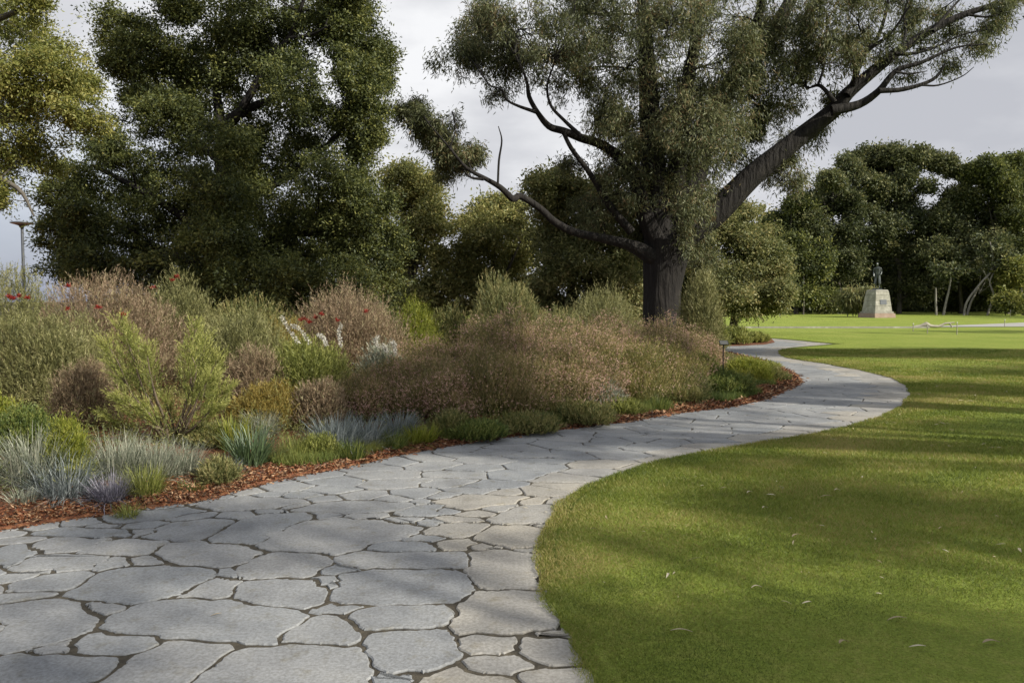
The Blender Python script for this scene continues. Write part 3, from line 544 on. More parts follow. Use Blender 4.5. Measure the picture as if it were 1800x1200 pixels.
# lawn: rows across, left end follows the path's edge
def lawn():
    ys = np.concatenate([np.linspace(-30, 1.8, 10)[:-1], np.arange(1.8, 36, .12), np.linspace(36, 60, 20)[1:], [70, 80, 92, 104, 130]])
    offs = np.array([0, 0, .5, 2, 6, 15, 40, 130.])
    V = []
    for y in ys:
        x0 = float(XR(y)) + .012*math.sin(y*31)+.01*math.sin(y*73+1)
        for i, o in enumerate(offs): V.append((x0+o, y, -.03 if i == 0 else .014 + .012*math.sin((x0+o)*.4+y*.5)*(i > 2)))
    k = len(offs); n = len(ys); i = np.arange(n-1)[:, None]*k + np.arange(k-1)[None]
    o = mesh_np('lawn', V, [np.stack([i, i+1, i+1+k, i+k], -1).reshape(-1, 4)], M['turf']); o['kind'] = 'structure'
lawn()
def bed():
    ys = np.concatenate([[-30, -10, 0, 2], np.arange(3, BED_END+.01, .12), [BED_END+.4]])
    offs = np.array([0, 0, .12, .3, .6, 1, 1.6, 2.4, 3.5, 5, 8, 14, 40.]); V = []
    for y in ys:
        xe = float(XL(min(y, BED_END))) + .02*math.sin(y*23)+.018*math.sin(y*57)
        for i, o in enumerate(offs):
            x = xe-o; V.append((x, y, -.03 if i == 0 else float(bed_z(x, y)) + .01*math.sin(x*9)*math.sin(y*8)))
    k = len(offs); n = len(ys); i = np.arange(n-1)[:, None]*k + np.arange(k-1)[None]
    o = mesh_np('garden_bed', V, [np.stack([i+1, i, i+k, i+k+1], -1).reshape(-1, 4)], M['mulch']); o['kind'] = 'structure'
bed()
# small second bed beyond the path and the bare ground behind it
def poly_sheet(name, pts, z, m):
    bm = bmesh.new(); f = bm.faces.new([bm.verts.new((x, y, z)) for x, y in pts]); bmesh.ops.triangulate(bm, faces=[f])
    if True: bmesh.ops.recalc_face_normals(bm, faces=bm.faces)
    me = bpy.data.meshes.new(name); bm.to_mesh(me); bm.free(); me.materials.append(m); o = bpy.data.objects.new(name, me); COL.objects.link(o); o['kind'] = 'structure'; return o
poly_sheet('garden_bed', [(-60,26.6),(4,27.2),(8.0,28.0),(9.2,28.9),(10.05,30.4),(10.5,32),(10.9,33.4),(8,35.3),(2,37.3),(-20,40),(-60,60)], .006, M['mulch'])

# ---- crazy paving: large slabs traced from the photo, the rest grown around them
TR = [
 [(0,1062),(60,1052),(108,1050),(150,1068),(168,1090),(150,1105),(60,1140),(0,1148)],
 [(178,1100),(240,1062),(292,1050),(420,1054),(520,1072),(538,1082),(490,1118),(480,1130),(330,1120),(190,1108)],
 [(128,1130),(170,1110),(268,1118),(276,1128),(230,1148),(135,1146)],
 [(0,1152),(60,1150),(130,1150),(212,1158),(160,1200),(0,1205)],
 [(212,1170),(300,1124),(400,1132),(405,1140),(330,1180),(300,1215),(170,1215)],
 [(415,1140),(520,1128),(640,1140),(648,1160),(645,1215),(330,1215),(370,1180)],
 [(492,1118),(548,1082),(570,1078),(618,1092),(628,1112),(600,1130),(560,1130),(500,1124)],
 [(655,1112),(700,1106),(785,1108),(798,1130),(802,1160),(745,1182),(670,1184),(656,1170)],
 [(628,1068),(700,1062),(788,1064),(793,1075),(780,1098),(700,1102),(632,1106),(622,1085)],
 [(120,1045),(165,1010),(215,995),(300,990),(375,998),(385,1004),(320,1040),(230,1062),(200,1060),(130,1050)],
 [(312,1042),(390,1012),(418,1020),(400,1040),(370,1050),(316,1046)],
 [(415,1030),(432,1020),(560,1018),(578,1028),(574,1050),(545,1066),(480,1064),(430,1056),(416,1045)],
 [(585,1030),(610,1004),(660,1000),(800,1000),(822,1010),(824,1040),(800,1058),(700,1060),(600,1060),(578,1054)],
 [(272,970),(300,955),(360,950),(430,958),(462,970),(430,988),(380,994),(310,990),(278,982)],
 [(412,1010),(450,975),(500,968),(560,972),(582,980),(560,1000),(540,1010),(430,1014)],
 [(592,980),(612,970),(700,968),(805,970),(820,980),(818,992),(790,996),(620,996),(600,990)],
 [(832,968),(870,963),(945,970),(948,1000),(946,1032),(880,1034),(838,1030),(832,1000)],
 [(800,1090),(818,1055),(840,1038),(900,1035),(950,1040),(975,1080),(982,1108),(900,1112),(806,1110)],
 [(802,1118),(830,1114),(905,1118),(912,1132),(880,1144),(820,1144),(806,1132)],
 [(920,1120),(985,1114),(1010,1140),(1018,1165),(970,1168),(930,1158),(922,1140)],
 [(822,1160),(860,1150),(905,1152),(930,1168),(900,1182),(850,1178),(828,1170)],
 [(745,1188),(800,1168),(850,1184),(910,1196),(915,1215),(740,1215)],
 [(920,1180),(960,1172),(1025,1172),(1050,1215),(925,1215)],
 [(838,938),(872,922),(930,922),(958,926),(950,960),(930,964),(860,956),(838,948)],
 [(862,915),(905,890),(960,886),(985,892),(968,920),(930,918),(880,920)],
 [(740,932),(775,918),(820,916),(852,922),(832,940),(790,943),(750,938)],
 [(460,962),(520,920),(600,908),(680,912),(745,925),(720,940),(660,948),(610,970),(590,974),(520,966)],
 [(365,952),(418,920),(468,901),(540,900),(552,904),(502,918),(446,953),(420,953)],
 [(250,944),(290,922),(370,908),(408,912),(350,946),(300,946)],
 [(140,970),(175,950),(230,946),(290,950),(262,972),(200,975)],
 [(10,1000),(50,975),(120,972),(185,975),(160,998),(60,1006)],
 [(0,965),(40,952),(80,962),(30,990),(8,996),(0,990)],
 [(60,935),(110,926),(210,930),(235,940),(170,944),(90,938)],
 [(40,962),(100,942),(200,945),(140,966),(80,970)],
 [(176,912),(230,899),(330,889),(362,895),(300,906),(205,920)],
 [(0,1052),(10,1042),(100,1040),(60,1050),(10,1058)],
 [(2,1040),(60,1012),(150,1002),(165,1006),(120,1036),(60,1036)],
 [(648,965),(655,955),(740,952),(764,958),(760,966),(700,968)],
 [(345,888),(420,872),(490,872),(540,880),(500,890),(400,896)],
 [(510,895),(560,882),(640,878),(730,884),(700,896),(600,900)],
 [(765,958),(780,948),(820,946),(828,952),(820,962),(790,964)],
 [(700,898),(760,885),(790,884),(745,905),(710,905)],
 [(750,880),(830,868),(930,872),(895,884),(800,896)],
]
def clip(poly, nrm, d):
    out = []; n = len(poly)
    for i in range(n):
        a, b = poly[i], poly[(i+1) % n]; da = a[0]*nrm[0]+a[1]*nrm[1]-d; db = b[0]*nrm[0]+b[1]*nrm[1]-d
        if da <= 0: out.append(a)
        if da*db < 0: t = da/(da-db); out.append((a[0]+(b[0]-a[0])*t, a[1]+(b[1]-a[1])*t))
    return out
def round_poly(p, jit, it=2, cut=.1):
    p = np.array(p); 
    for _ in range(it):                      # corner cutting
        q = np.roll(p, -1, 0); p = np.stack([p*(1-cut)+q*cut, p*cut+q*(1-cut)], 1).reshape(-1, 2)
    c = p.mean(0); 
    L = []
    for i in range(len(p)):
        a, b = p[i], p[(i+1) % len(p)]; m = max(1, int(np.linalg.norm(b-a)/.028))
        for s in range(m): L.append(a+(b-a)*s/m)
    L = np.array(L); ph = R.random(4)*6
    n = np.stack([np.sin(L[:, 0]*23+ph[0])+np.sin(L[:, 1]*31+ph[1])+.7*np.sin(L[:, 0]*71+ph[2]), np.sin(L[:, 1]*27+ph[2])+np.sin(L[:, 0]*37+ph[3])+.7*np.sin(L[:, 1]*67+ph[1])], 1)
    return L + n*jit
def area(p):
    x, y = p[:, 0], p[:, 1]; return .5*abs(np.dot(x, np.roll(y, -1))-np.dot(y, np.roll(x, -1)))
def inside(pts, poly):
    x, y = pts[:, 0][:, None], pts[:, 1][:, None]; a = poly; b = np.roll(poly, -1, 0)
    c = ((a[:, 1][None] > y) != (b[:, 1][None] > y)); dy = (b[:, 1]-a[:, 1])[None]; dy = np.where(dy == 0, 1e-9, dy)
    return (np.sum(c & (x < (b[:, 0]-a[:, 0])[None]*(y-a[:, 1][None])/dy+a[:, 0][None]), 1) % 2) == 1
def build_path():
    traced = [np.array([G(x, y)[:2] for x, y in t]) for t in TR]
    blockers = []
    for t in traced:                         # points just inside each traced slab
        c = t.mean(0)
        for i in range(len(t)):
            a, b = t[i], t[(i+1) % len(t)]; m = max(1, int(np.linalg.norm(b-a)/.1))
            for s in range(m):
                p = a+(b-a)*s/m; dn = np.linalg.norm(c-p); blockers.append(p+(c-p)*min(.5, .10/max(dn, .01)))
        blockers.append(c)
    B = np.array(blockers); seeds = []
    rr = np.random.default_rng(11)
    def inside_path(x, y, mg): return (x < XR(y)+mg) and (x > (XL(y) if y < BED_END else 1.0)-mg) and not (y > 27.5 and x < 7.8+(y-27.5)*.8-mg)
    yy = 8.2
    while yy < 27:                            # edging course along the lawn side
        x0 = float(XR(yy)); dx = float(XR(yy+.05)-XR(yy-.05))/.1; L_ = math.hypot(1, dx); nx, ny = -1/L_, dx/L_
        if ny*0+nx < 0: pass
        seeds.append(np.array([x0+nx*.25, yy+ny*.25])); yy += rr.uniform(.55, .8)/L_
    tries = 0
    while tries < 60000:
        tries += 1
        y = rr.uniform(1.0, 34); lo = float(XL(y) if y < BED_END else 1.0)-.5; hi = float(XR(y))+.5
        x = rr.uniform(-9, 13)
        if not (lo < x < hi): continue
        if not inside_path(x, y, .45): continue
        p = np.array([x, y])
        dmin = rr.choice([.3, .5, .62, .75]) if y < 17 else rr.choice([.5, .7, .85])
        if len(B) and np.min(np.sum((B-p)**2, 1)) < (.12)**2: continue
        if y < 9 and any(inside(p[None], t)[0] for t in traced): continue
        if seeds and np.min(np.sum((np.array(seeds)-p)**2*np.array([.75, 1.3]), 1)) < dmin**2: continue
        seeds.append(p)
    for _ in range(30000):
        y = rr.uniform(2.8, 8.2); x = rr.uniform(-5, 2.2)
        if not inside_path(x, y, .3): continue
        p = np.array([x, y]); db = np.min(np.sum((B-p)**2, 1)); ds = np.min(np.sum((np.array(seeds)-p)**2, 1))
        if .115**2 < db < .3**2 and ds > .2**2 and not any(inside(p[None], t)[0] for t in traced): seeds.append(p)
    S = np.array(seeds); allp = np.vstack([S, B]); A = np.array([.75, 1.3])     # cells longer across than along
    polys = [(t, True) for t in traced]
    for s in S:
        d2 = np.sum((allp-s)**2*A, 1); idx = np.argsort(d2)[1:34]
        poly = [(s[0]-1, s[1]-1), (s[0]+1, s[1]-1), (s[0]+1, s[1]+1), (s[0]-1, s[1]+1)]
        for j in idx:
            q = allp[j]; nrm = 2*A*(q-s); d = (q*q*A).sum()-(s*s*A).sum()
            poly = clip(poly, nrm, d)
            if len(poly) < 3: break
        if len(poly) < 3: continue
        p = np.array(poly)
        keep = [i for i in range(len(p)) if np.linalg.norm(p[i]-p[i-1]) > .03]; p = p[keep]
        if len(p) < 3 or area(p) < .006: continue
        c = p.mean(0); g = rr.uniform(.008, .014) if s[1] < 9 else rr.uniform(.007, .013)
        dist = np.linalg.norm(p-c, axis=1, keepdims=True); p = p+(c-p)*np.minimum(.45, g/np.maximum(dist*.8, .05))
        polys.append((p, False))
    V = []; Fn = []; T = []; MI = []
    # joint bed sheet first
    V += [(-14, -8, -.009), (14, -8, -.009), (14, 36, -.009), (-14, 36, -.009)]; T += [0]*4; Fn.append((0, 1, 2, 3)); MI.append(1)
    outl = [round_poly(p, .0022 if tr else .0035, 2, .05 if tr else .035) for p, tr in polys]
    cen = [o.mean(0) for o in outl]; rad = [np.max(np.linalg.norm(o-c, axis=1)) for o, c in zip(outl, cen)]
    Cn = np.array(cen); Rn = np.array(rad); nb = [[j for j in np.nonzero(np.linalg.norm(Cn-Cn[i], axis=1) < Rn+Rn[i])[0] if j != i] for i in range(len(outl))]
    for it in range(9):                      # pull apart stones whose outlines cross
        for i in range(len(outl)):
            for j in nb[i]:
                m_ = inside(outl[i], outl[j])
                if m_.any():
                    q = outl[i].copy(); v = cen[i]-q[m_]; q[m_] += v/np.maximum(np.linalg.norm(v, axis=1, keepdims=True), .01)*.02; outl[i] = q
    for it in range(15):                     # grow every stone towards its neighbours until only a narrow joint is left
        if it == 5:
            ok = [tr or not (area(o) < .014 or np.linalg.norm(o-np.roll(o, 1, 0), axis=1).sum()**2/max(area(o), 1e-6) > 34) for (p, tr), o in zip(polys, outl)]
            polys = [p for p, k_ in zip(polys, ok) if k_]; outl = [o for o, k_ in zip(outl, ok) if k_]
        allb = np.concatenate(outl); own = np.concatenate([np.full(len(o), i) for i, o in enumerate(outl)]); new = []
        for i, o in enumerate(outl):
            c = o.mean(0); R0 = np.max(np.linalg.norm(o-c, axis=1))+.25
            near = allb[(own != i) & (np.sum((allb-c)**2, 1) < R0*R0)]
            if not len(near): new.append(o); continue
            dm = near[None]-o[:, None]; d2 = np.sum(dm**2, 2); j = np.argmin(d2, 1); dist = np.sqrt(d2[np.arange(len(o)), j])
            e1 = np.roll(o, -1, 0)-np.roll(o, 1, 0); nn = np.stack([e1[:, 1], -e1[:, 0]], 1)
            ar = np.dot(o[:, 0], np.roll(o[:, 1], -1))-np.dot(o[:, 1], np.roll(o[:, 0], -1)); nn = unit(nn)*(1 if ar > 0 else -1)
            gapw = (.013+.015*np.abs(nn[:, 1]))*np.clip(1.15-.035*o[:, 1], .6, 1)+.005*np.sin(o[:, 0]*9+o[:, 1]*7)+.004*np.sin(o[:, 0]*31+o[:, 1]*23); mv = np.clip((dist-gapw)*.5, -.02, .022)*(dist < .16)
            mv = (mv+np.roll(mv, 1)+np.roll(mv, -1))/3 if it < 12 else np.minimum(mv, 0); q = o+nn*mv[:, None]
            new.append(q)
        outl = new
    outl = [o*.8+(np.roll(o, 1, 0)+np.roll(o, -1, 0))*.1 for o in outl]
    for (p, tr), L in zip(polys, outl):
        per = np.linalg.norm(L-np.roll(L, 1, 0), axis=1).sum()
        if not tr and (area(L) < .008 or per*per/area(L) > 60): continue
        n = len(L); x = L - L.mean(0)
        if np.dot(L[:, 0], np.roll(L[:, 1], -1))-np.dot(L[:, 1], np.roll(L[:, 0], -1)) < 0: L = L[::-1]
        c = L.mean(0); z = rr.uniform(-.003, .002); tx, ty = rr.normal(0, .0035, 2); b = len(V)
        warm = .22 + .26*rr.random() + (.38 if c[0] > XR(c[1])-.75 else 0) ; warm = min(1, warm)
        dn = np.linalg.norm(L-c, axis=1, keepdims=True); inn = L+(c-L)*np.minimum(.3, .007/np.maximum(dn, .02))
        for q in L: V.append((q[0], q[1], -.03))
        for q in L: V.append((q[0], q[1], z-.006+tx*(q[0]-c[0])+ty*(q[1]-c[1])))
        for q in inn: V.append((q[0], q[1], z+tx*(q[0]-c[0])+ty*(q[1]-c[1])))
        T += [warm]*(3*n)
        for i in range(n):
            j = (i+1) % n
            Fn.append((b+i, b+j, b+n+j, b+n+i)); Fn.append((b+n+i, b+n+j, b+2*n+j, b+2*n+i)); MI += [0, 0]
        Fn.append(tuple(range(b+2*n, b+3*n))); MI.append(0)
    me = bpy.data.meshes.new('path'); me.from_pydata(V, [], Fn); me.materials.append(M['slab']); me.materials.append(M['joint'])
    me.polygons.foreach_set('material_index', MI); a = me.attributes.new('tint', 'FLOAT', 'POINT'); a.data.foreach_set('value', T)
    me.update(); o = bpy.data.objects.new('path', me); COL.objects.link(o); o['kind'] = 'structure'
build_path()
fp = [G(1660,573.5),G(1690,572),G(1720,571),G(1800,567.5),G(2100,565),G(2100,573),G(1800,574.8),G(1650,575.4)]
poly_sheet('path', [p[:2] for p in fp], .035, M['gravel_path'])
def box(bm, x0, x1, y0, y1, z0, z1, tx=1.0):
    vs = [bm.verts.new(v) for v in [(x0,y0,z0),(x1,y0,z0),(x1,y1,z0),(x0,y1,z0)]]
    cx, cy = (x0+x1)/2, (y0+y1)/2
    vt = [bm.verts.new((cx+(v[0]-cx)*tx, cy+(v[1]-cy)*tx, z1)) for v in [(x0,y0,0),(x1,y0,0),(x1,y1,0),(x0,y1,0)]]
    fs = [bm.faces.new(vs[::-1]), bm.faces.new(vt)]
    for i in range(4): fs.append(bm.faces.new((vs[i], vs[(i+1)%4], vt[(i+1)%4], vt[i])))
    return fs
def bm_obj(name, bm, m, parent=None, bev=0):
    if bev: bmesh.ops.bevel(bm, geom=bm.edges[:], offset=bev, segments=2, affect='EDGES')
    bmesh.ops.recalc_face_normals(bm, faces=bm.faces)
    me = bpy.data.meshes.new(name); bm.to_mesh(me); bm.free(); me.materials.append(m); o = bpy.data.objects.new(name, me); COL.objects.link(o)
    if parent is not None: o.parent = parent
    return o
bm = bmesh.new(); box(bm, 9.5, 24, 45.7, 45.95, -.02, .10); o = bm_obj('kerb', bm, M['granite'], bev=.02); o['kind'] = 'structure'

# ---- grass blades, finer close to the camera
def grass():
    n = 900000
    y = 2.6*np.exp(R.random(n)*math.log(26/2.6)); wd_ = y*.95+4.5-XR(y); x = R.random(n)**1.25*wd_ + XR(y) - .02
    ok = (x > XR(y)-.03+.02*np.sin(y*31)) & (R.random(n) < np.clip(wd_/(y*.95+4.5), .02, 1)) & (R.random(n) < np.clip((y*.95+4.5-x)/2.2, 0, 1))
    x, y = x[ok], y[ok]; m = len(x)
    s = np.clip(y/4.2, .75, 4)
    ed_ = x < XR(y)+.10; x = np.where(ed_, x-.045*R.random(m)*(lump(np.stack([x, y, 0*x], 1), 7.0, 9.)+.6), x)
    P = np.stack([x, y, np.full(m, .012)], 1)
    a = R.random(m)*2*PI; D = np.stack([np.cos(a)*.75, np.sin(a)*.75, .55+.8*R.random(m)], 1)
    hl = (.013+.013*R.random(m))*np.minimum(s, 1.9); V = leaf_tris(P, D, hl, .0036*s*(.7+.6*R.random(m)))
    patch = .5+.25*lump(P, 1.4, 2.0)+.2*lump(P, 5.0, 1.0)
    T = np.repeat(np.clip(patch + R.normal(0, .17, m), 0, 1), 3)
    o = mesh_np('grass', V, [faces(m, 3)], M['grass'], None, T)
    tag(o, 'short clipped green grass along the curved path', 'grass', kind='stuff')
grass()

# ------------------------------------------------------------------ garden plants
def dome(n, Rx, Ry, H, seed, low=.3, lum=.16):
    u = R.random(n)*2*PI; v = R.random(n)**.8; el = np.arcsin(np.clip(v*1.0, 0, 1)); rho = low+(1-low)*R.random(n)**.45
    d = np.stack([np.cos(el)*np.cos(u), np.cos(el)*np.sin(u), np.sin(el)], 1)
    k = 1 + lum*lump(d*3, 1.5, seed)+lum*.6*lump(d*7, 1.3, seed+5)
    return d*(rho*k)[:, None]*np.array([Rx, Ry, H]), d
def sprig_shrub(name, label, cat, loc, Rx, Ry, H, n, m, spr, ll, lw, mat, seed, up=.8, fan=.7, group=None, stemmat='stem', nst=26, bl=None, spread=.75, low=.3, wisp=0.0, lum=.16, star=None):
    """low shrub: n sprigs of m narrow leaves over a lumpy dome, woody stems inside, optional blossom part (material, count, size, reach)"""
    root = empty(name, loc, label, cat, group)
    P, d = dome(n, Rx, Ry, H, seed, low, lum)
    D = unit(d*.6*spread + np.array([0, 0, up]) + R.normal(0, .32, (n, 3))); Ls = spr*(.6+.8*R.random(n)) + wisp*(R.random(n) > .8)*R.random(n)
    t = np.linspace(.05, 1, m)[None, :]+R.normal(0, .04, (n, m))
    Q = P[:, None]+D[:, None]*(Ls[:, None]*t)[..., None]
    A = unit(D[:, None]*1.0 + fan*unit(R.normal(0, 1, (n, m, 3))))
    s = .7+.6*R.random((n, m)); V = leaf_tris(Q.reshape(-1, 3), A.reshape(-1, 3), (ll*s).ravel(), (lw*s).ravel())
    ta = R.random(n)*.7+.1; T = np.clip(ta[:, None]+.22*(t-.5)+R.normal(0, .1, (n, m)), 0, 1)
    mesh_np('foliage', V, [faces(n*m, 3)], M[mat], root, np.repeat(T.ravel(), 3))
    tb = Tubes()
    for i in R.integers(0, n, nst):
        e_ = P[i]; b = np.array([R.normal(0, .05), R.normal(0, .05), -.03]); mid = (b+e_)/2+np.array([0, 0, .08*H])
        q, rr = smooth_line([b, mid, e_], [.011, .008, .003], 3, .004); tb.add(q, rr, 4)
    tb.build('stems', M[stemmat], root)
    if bl:
        bm_, cnt, size, reach = bl
        P2, d2 = dome(cnt, Rx, Ry, H, seed, .9 if reach else .6, lum); P2 += unit(d2+np.array([0, 0, .6]))*(spr*R.random(cnt))[:, None]*reach
        k = 5; Q = P2[:, None]+R.normal(0, size*.5, (cnt, k, 3)); A = unit(R.normal(0, 1, (cnt, k, 3))+np.array([0, 0, .5]))
        V = leaf_quads(Q.reshape(-1, 3), A.reshape(-1, 3), size*(.7+.6*R.random(cnt*k)), size*.6)
        mesh_np('blossom', V, [faces(cnt*k, 4)], M[bm_], root, np.repeat(np.clip(R.random(cnt)[:, None]*.8+.1+R.normal(0, .08, (cnt, k)), 0, 1).ravel(), 4))
    return root
def flower_heads(root, spots, size, k, mat='red', name='flower'):
    """each flower head one part: a tuft of curved petals"""
    for s in spots:
        s = np.asarray(s, float); a = R.normal(0, 1, (k, 3)); a[:, 2] = np.abs(a[:, 2])*.8
        V = leaf_quads(s+R.normal(0, size*.17, (k, 3)), a, size*1.1*(.6+.5*R.random(k)), size*.22)
        mesh_np(name, V, [faces(k, 4)], M[mat], root, np.repeat(R.random(k), 4))
def tuft(name, label, cat, loc, n, L, wd, mat, seed, spread=.5, lean=.5, rad=.12, group=None, curl=.6):
    """strap leaves arching out of one base; base spot (stump) is a part"""
    n = int(n*1.5); wd = wd*.68
    root = empty(name, loc, label, cat, group)
    a = R.random(n)*2*PI; r = rad*np.sqrt(R.random(n)); P = np.stack([np.cos(a)*r, np.sin(a)*r, np.zeros(n)], 1)
    az = a+R.normal(0, .5, n); tilt = np.abs(R.normal(0, lean*1.25, n)); hor = np.stack([np.cos(az), np.sin(az), np.zeros(n)], 1)
    Ls = L*(.35+.75*R.random(n)); seg = 4; pts = [P]
    cur = P.copy()
    for s in range(seg):
        tt = tilt+curl*(s/seg)**1.5*(.2+1.6*R.random(n)); cur = cur+(hor*np.sin(tt)[:, None]+np.array([0, 0, 1.])*np.cos(tt)[:, None])*(Ls/seg)[:, None]; pts.append(cur.copy())
    side = np.stack([-np.sin(az+R.normal(0, .6, n)), np.cos(az), np.zeros(n)], 1)
    ws = [1, 1, .85, .6, .12]; V = np.zeros((n, (seg+1)*2, 3))
    for s in range(seg+1):
        V[:, 2*s] = pts[s]-side*wd*ws[s]*.5; V[:, 2*s+1] = pts[s]+side*wd*ws[s]*.5
    b = np.arange(n)[:, None]*(seg+1)*2; Fs = np.concatenate([np.stack([b[:, 0]+2*s, b[:, 0]+2*s+1, b[:, 0]+2*s+3, b[:, 0]+2*s+2], 1) for s in range(seg)])
    T = np.repeat(np.clip(R.random(n)*.8+.1, 0, 1), (seg+1)*2)
    mesh_np('leaves', V.reshape(-1, 3), [Fs], M[mat], root, T)
    return root
def at_bed(px, Y):
    x = (px-900)/F*Y; return np.array([x, Y, float(bed_z(x, Y))-.01])
def dims(px, Y, wpx, top):
    p = at_bed(px, Y); H = W(px, top, Y)[2]-p[2]; return p, wpx/2*Y/F, max(.12, H)
def shrub(name, label, px, Y, wpx, top, n, m, spr, ll, lw, mat, seed, cat='shrub', dep=.8, **k):
    p, r, H = dims(px, Y, wpx, top); return sprig_shrub(name, label, cat, p, max(.1, r-spr*.4), max(.1, r*dep), max(.1, H-spr*.55), n, m, spr, ll, lw, mat, seed, **k)

# --- back of the left bed
BK = 'tall twiggy shrubs at the back of the bed'
s1 = shrub('twiggy_shrub', 'tall olive twiggy shrub at the left edge below the lamp', 20, 13, 250, 478, 4200, 11, .22, .05, .009, 'twiggy', 1, group=BK)
s2 = shrub('grevillea', 'wide pinkish brown grevillea with red flowers left of the dark tree', 190, 12, 300, 490, 5200, 11, .2, .05, .009, 'pinkish', 2, group=BK)
flower_heads(s2, [(-1.0,-.75,1.35),(-.93,-.8,1.32),(-.84,-.8,1.36),(-.75,-.75,1.33),(-.1,-.9,1.18),(.3,-.85,1.2),(.62,-.8,1.1),(-.25,-.6,1.5)], .055, 40)
s3 = shrub('grevillea', 'grey brown grevillea with one dark red flower on top', 320, 13.4, 170, 494, 3200, 11, .2, .05, .009, 'twiggy', 3, group=BK)
flower_heads(s3, [(.08,-.55,1.62),(.14,-.5,1.68),(-.2,-.6,1.5)], .055, 40)
shrub('twiggy_shrub', 'soft grey green rounded shrub filling the middle of the left bed', 85, 9.6, 250, 556, 5600, 11, .16, .042, .007, 'twiggy', 4)
shrub('twiggy_shrub', 'straw coloured shrub in front of the grey green one', 150, 8.5, 130, 636, 2200, 10, .13, .04, .006, 'pinkish', 5)
shrub('twiggy_shrub', 'dull grey twiggy shrub between the grevilleas', 425, 11, 190, 545, 3800, 11, .17, .045, .008, 'twiggy', 6)
shrub('twiggy_shrub', 'purplish grey low shrub under the feathery bush', 445, 9.6, 130, 610, 2200, 10, .13, .04, .007, 'pinkish', 61)
s8 = shrub('grevillea', 'tall reddish grevillea with wispy tips behind the white flower spikes', 610, 14, 230, 512, 4600, 11, .3, .055, .009, 'pinkish', 8, group=BK, up=1.1, wisp=.3)
flower_heads(s8, [(-.55,-1.0,.98),(-.48,-1.0,1.0),(-.4,-1.0,.95),(-.3,-1.0,1.02),(.05,-1.0,.98),(-.66,-.9,.85),(.5,-.9,1.12),(-.2,-1.05,1.08)], .055, 40)
shrub('broom_shrub', 'bright yellow green rounded bush in front of the dark trees', 732, 15, 96, 530, 2600, 11, .22, .05, .009, 'lime', 9, up=1.2)
shrub('broom_shrub', 'small dark green bush left of the yellow green one', 690, 14.6, 60, 560, 1000, 11, .16, .05, .012, 'green', 91)
shrub('blue_bush', 'rounded blue green bush behind the heath bank', 890, 17, 160, 492, 4200, 11, .24, .07, .012, 'sage', 10, up=1.0)
shrub('twiggy_shrub', 'sparse grey twigged bush left of the gum trunk', 1060, 17.5, 170, 512, 2600, 10, .3, .06, .009, 'twiggy', 11, up=1.1, stemmat='palestem', nst=60)
shrub('twiggy_shrub', 'olive brown twiggy bush right against the gum trunk', 1232, 19, 92, 484, 3000, 11, .26, .07, .012, 'twiggy', 12, up=1.1, nst=60)
shrub('twiggy_shrub', 'low silvery bush behind the middle of the heath', 980, 16, 130, 545, 1800, 10, .2, .06, .012, 'sage', 13)
shrub('twiggy_shrub', 'dark low bush at the foot of the shade tree', 430, 16.5, 240, 528, 2600, 10, .22, .07, .014, 'cover', 131)
shrub('twiggy_shrub', 'low green bush at the foot of the yellow green tree', 790, 17.5, 120, 545, 2000, 10, .2, .07, .014, 'cover', 132)

# --- feathery bush: upright plumes on visible leaning branches
def feather_bush(label, px, Y, plumes, seed):
    base = at_bed(px, Y); root = empty('feathery_bush', base, label, 'shrub'); tb = Tubes(); Vs = []; Ts = []
    for (bx, by, tx, ty, w, dy) in plumes:
        a = W(bx, by, Y+dy)-base; b = W(tx, ty, Y+dy*1.3)-base
        q, rr = smooth_line([np.array([R.normal(0, .04), R.normal(0, .04), -.02]), a*.6, a, (a+b)/2+R.normal(0, .03, 3), b], [.018, .014, .011, .007, .003], 4); tb.add(q, rr, 5)
        n = int(150*w/50); w = w*.85; tt = R.random(n)**.8; P = a+(b-a)*tt[:, None]
        ww = w*Y/F*(1-.75*tt)*.5*np.sqrt(R.random(n)); an = R.random(n)*2*PI; P = P+np.stack([np.cos(an), np.sin(an), 0*an], 1)*ww[:, None]
        D = unit(unit(b-a)*1.3+np.stack([np.cos(an), np.sin(an), 0*an], 1)*.7+R.normal(0, .22, (n, 3))); m = 12
        t = np.linspace(0, 1, m)[None]; Q = P[:, None]+D[:, None]*(.13*(.6+.6*R.random(n))[:, None]*t)[..., None]
        A = unit(D[:, None]+.75*unit(R.normal(0, 1, (n, m, 3)))); s = .7+.6*R.random((n, m))
        Vs.append(leaf_tris(Q.reshape(-1, 3), A.reshape(-1, 3), (.026*s).ravel(), (.0065*s).ravel()))
        Ts.append(np.repeat(np.clip((R.random(n)*.45+.35*tt)[:, None]+.25*t+R.normal(0, .08, (n, m)), 0, 1).ravel(), 3))
    tb.build('branches', M['stem'], root); V = np.concatenate(Vs); mesh_np('foliage', V, [faces(len(V)//3, 3)], M['feather'], root, np.concatenate(Ts))
feather_bush('feathery pale green bush with two leaning plumes in the left bed', 300, 7.9, [
 (250,680,208,564,60,0),(262,670,232,590,50,.1),(275,700,258,610,46,-.1),(230,690,186,600,46,-.1),(245,715,196,640,40,.1),(262,720,240,650,40,.2),(255,740,205,695,40,-.2),
 (335,680,346,572,56,0),(345,690,362,592,44,.1),(330,700,330,610,46,-.1),(352,710,385,625,50,.05),(340,720,372,660,60,-.15),(365,730,400,680,50,.1),
 (305,750,290,700,36,0),(285,755,250,715,40,-.2),(340,752,382,712,36,-.2),(240,760,186,728,36,-.1)], 3)

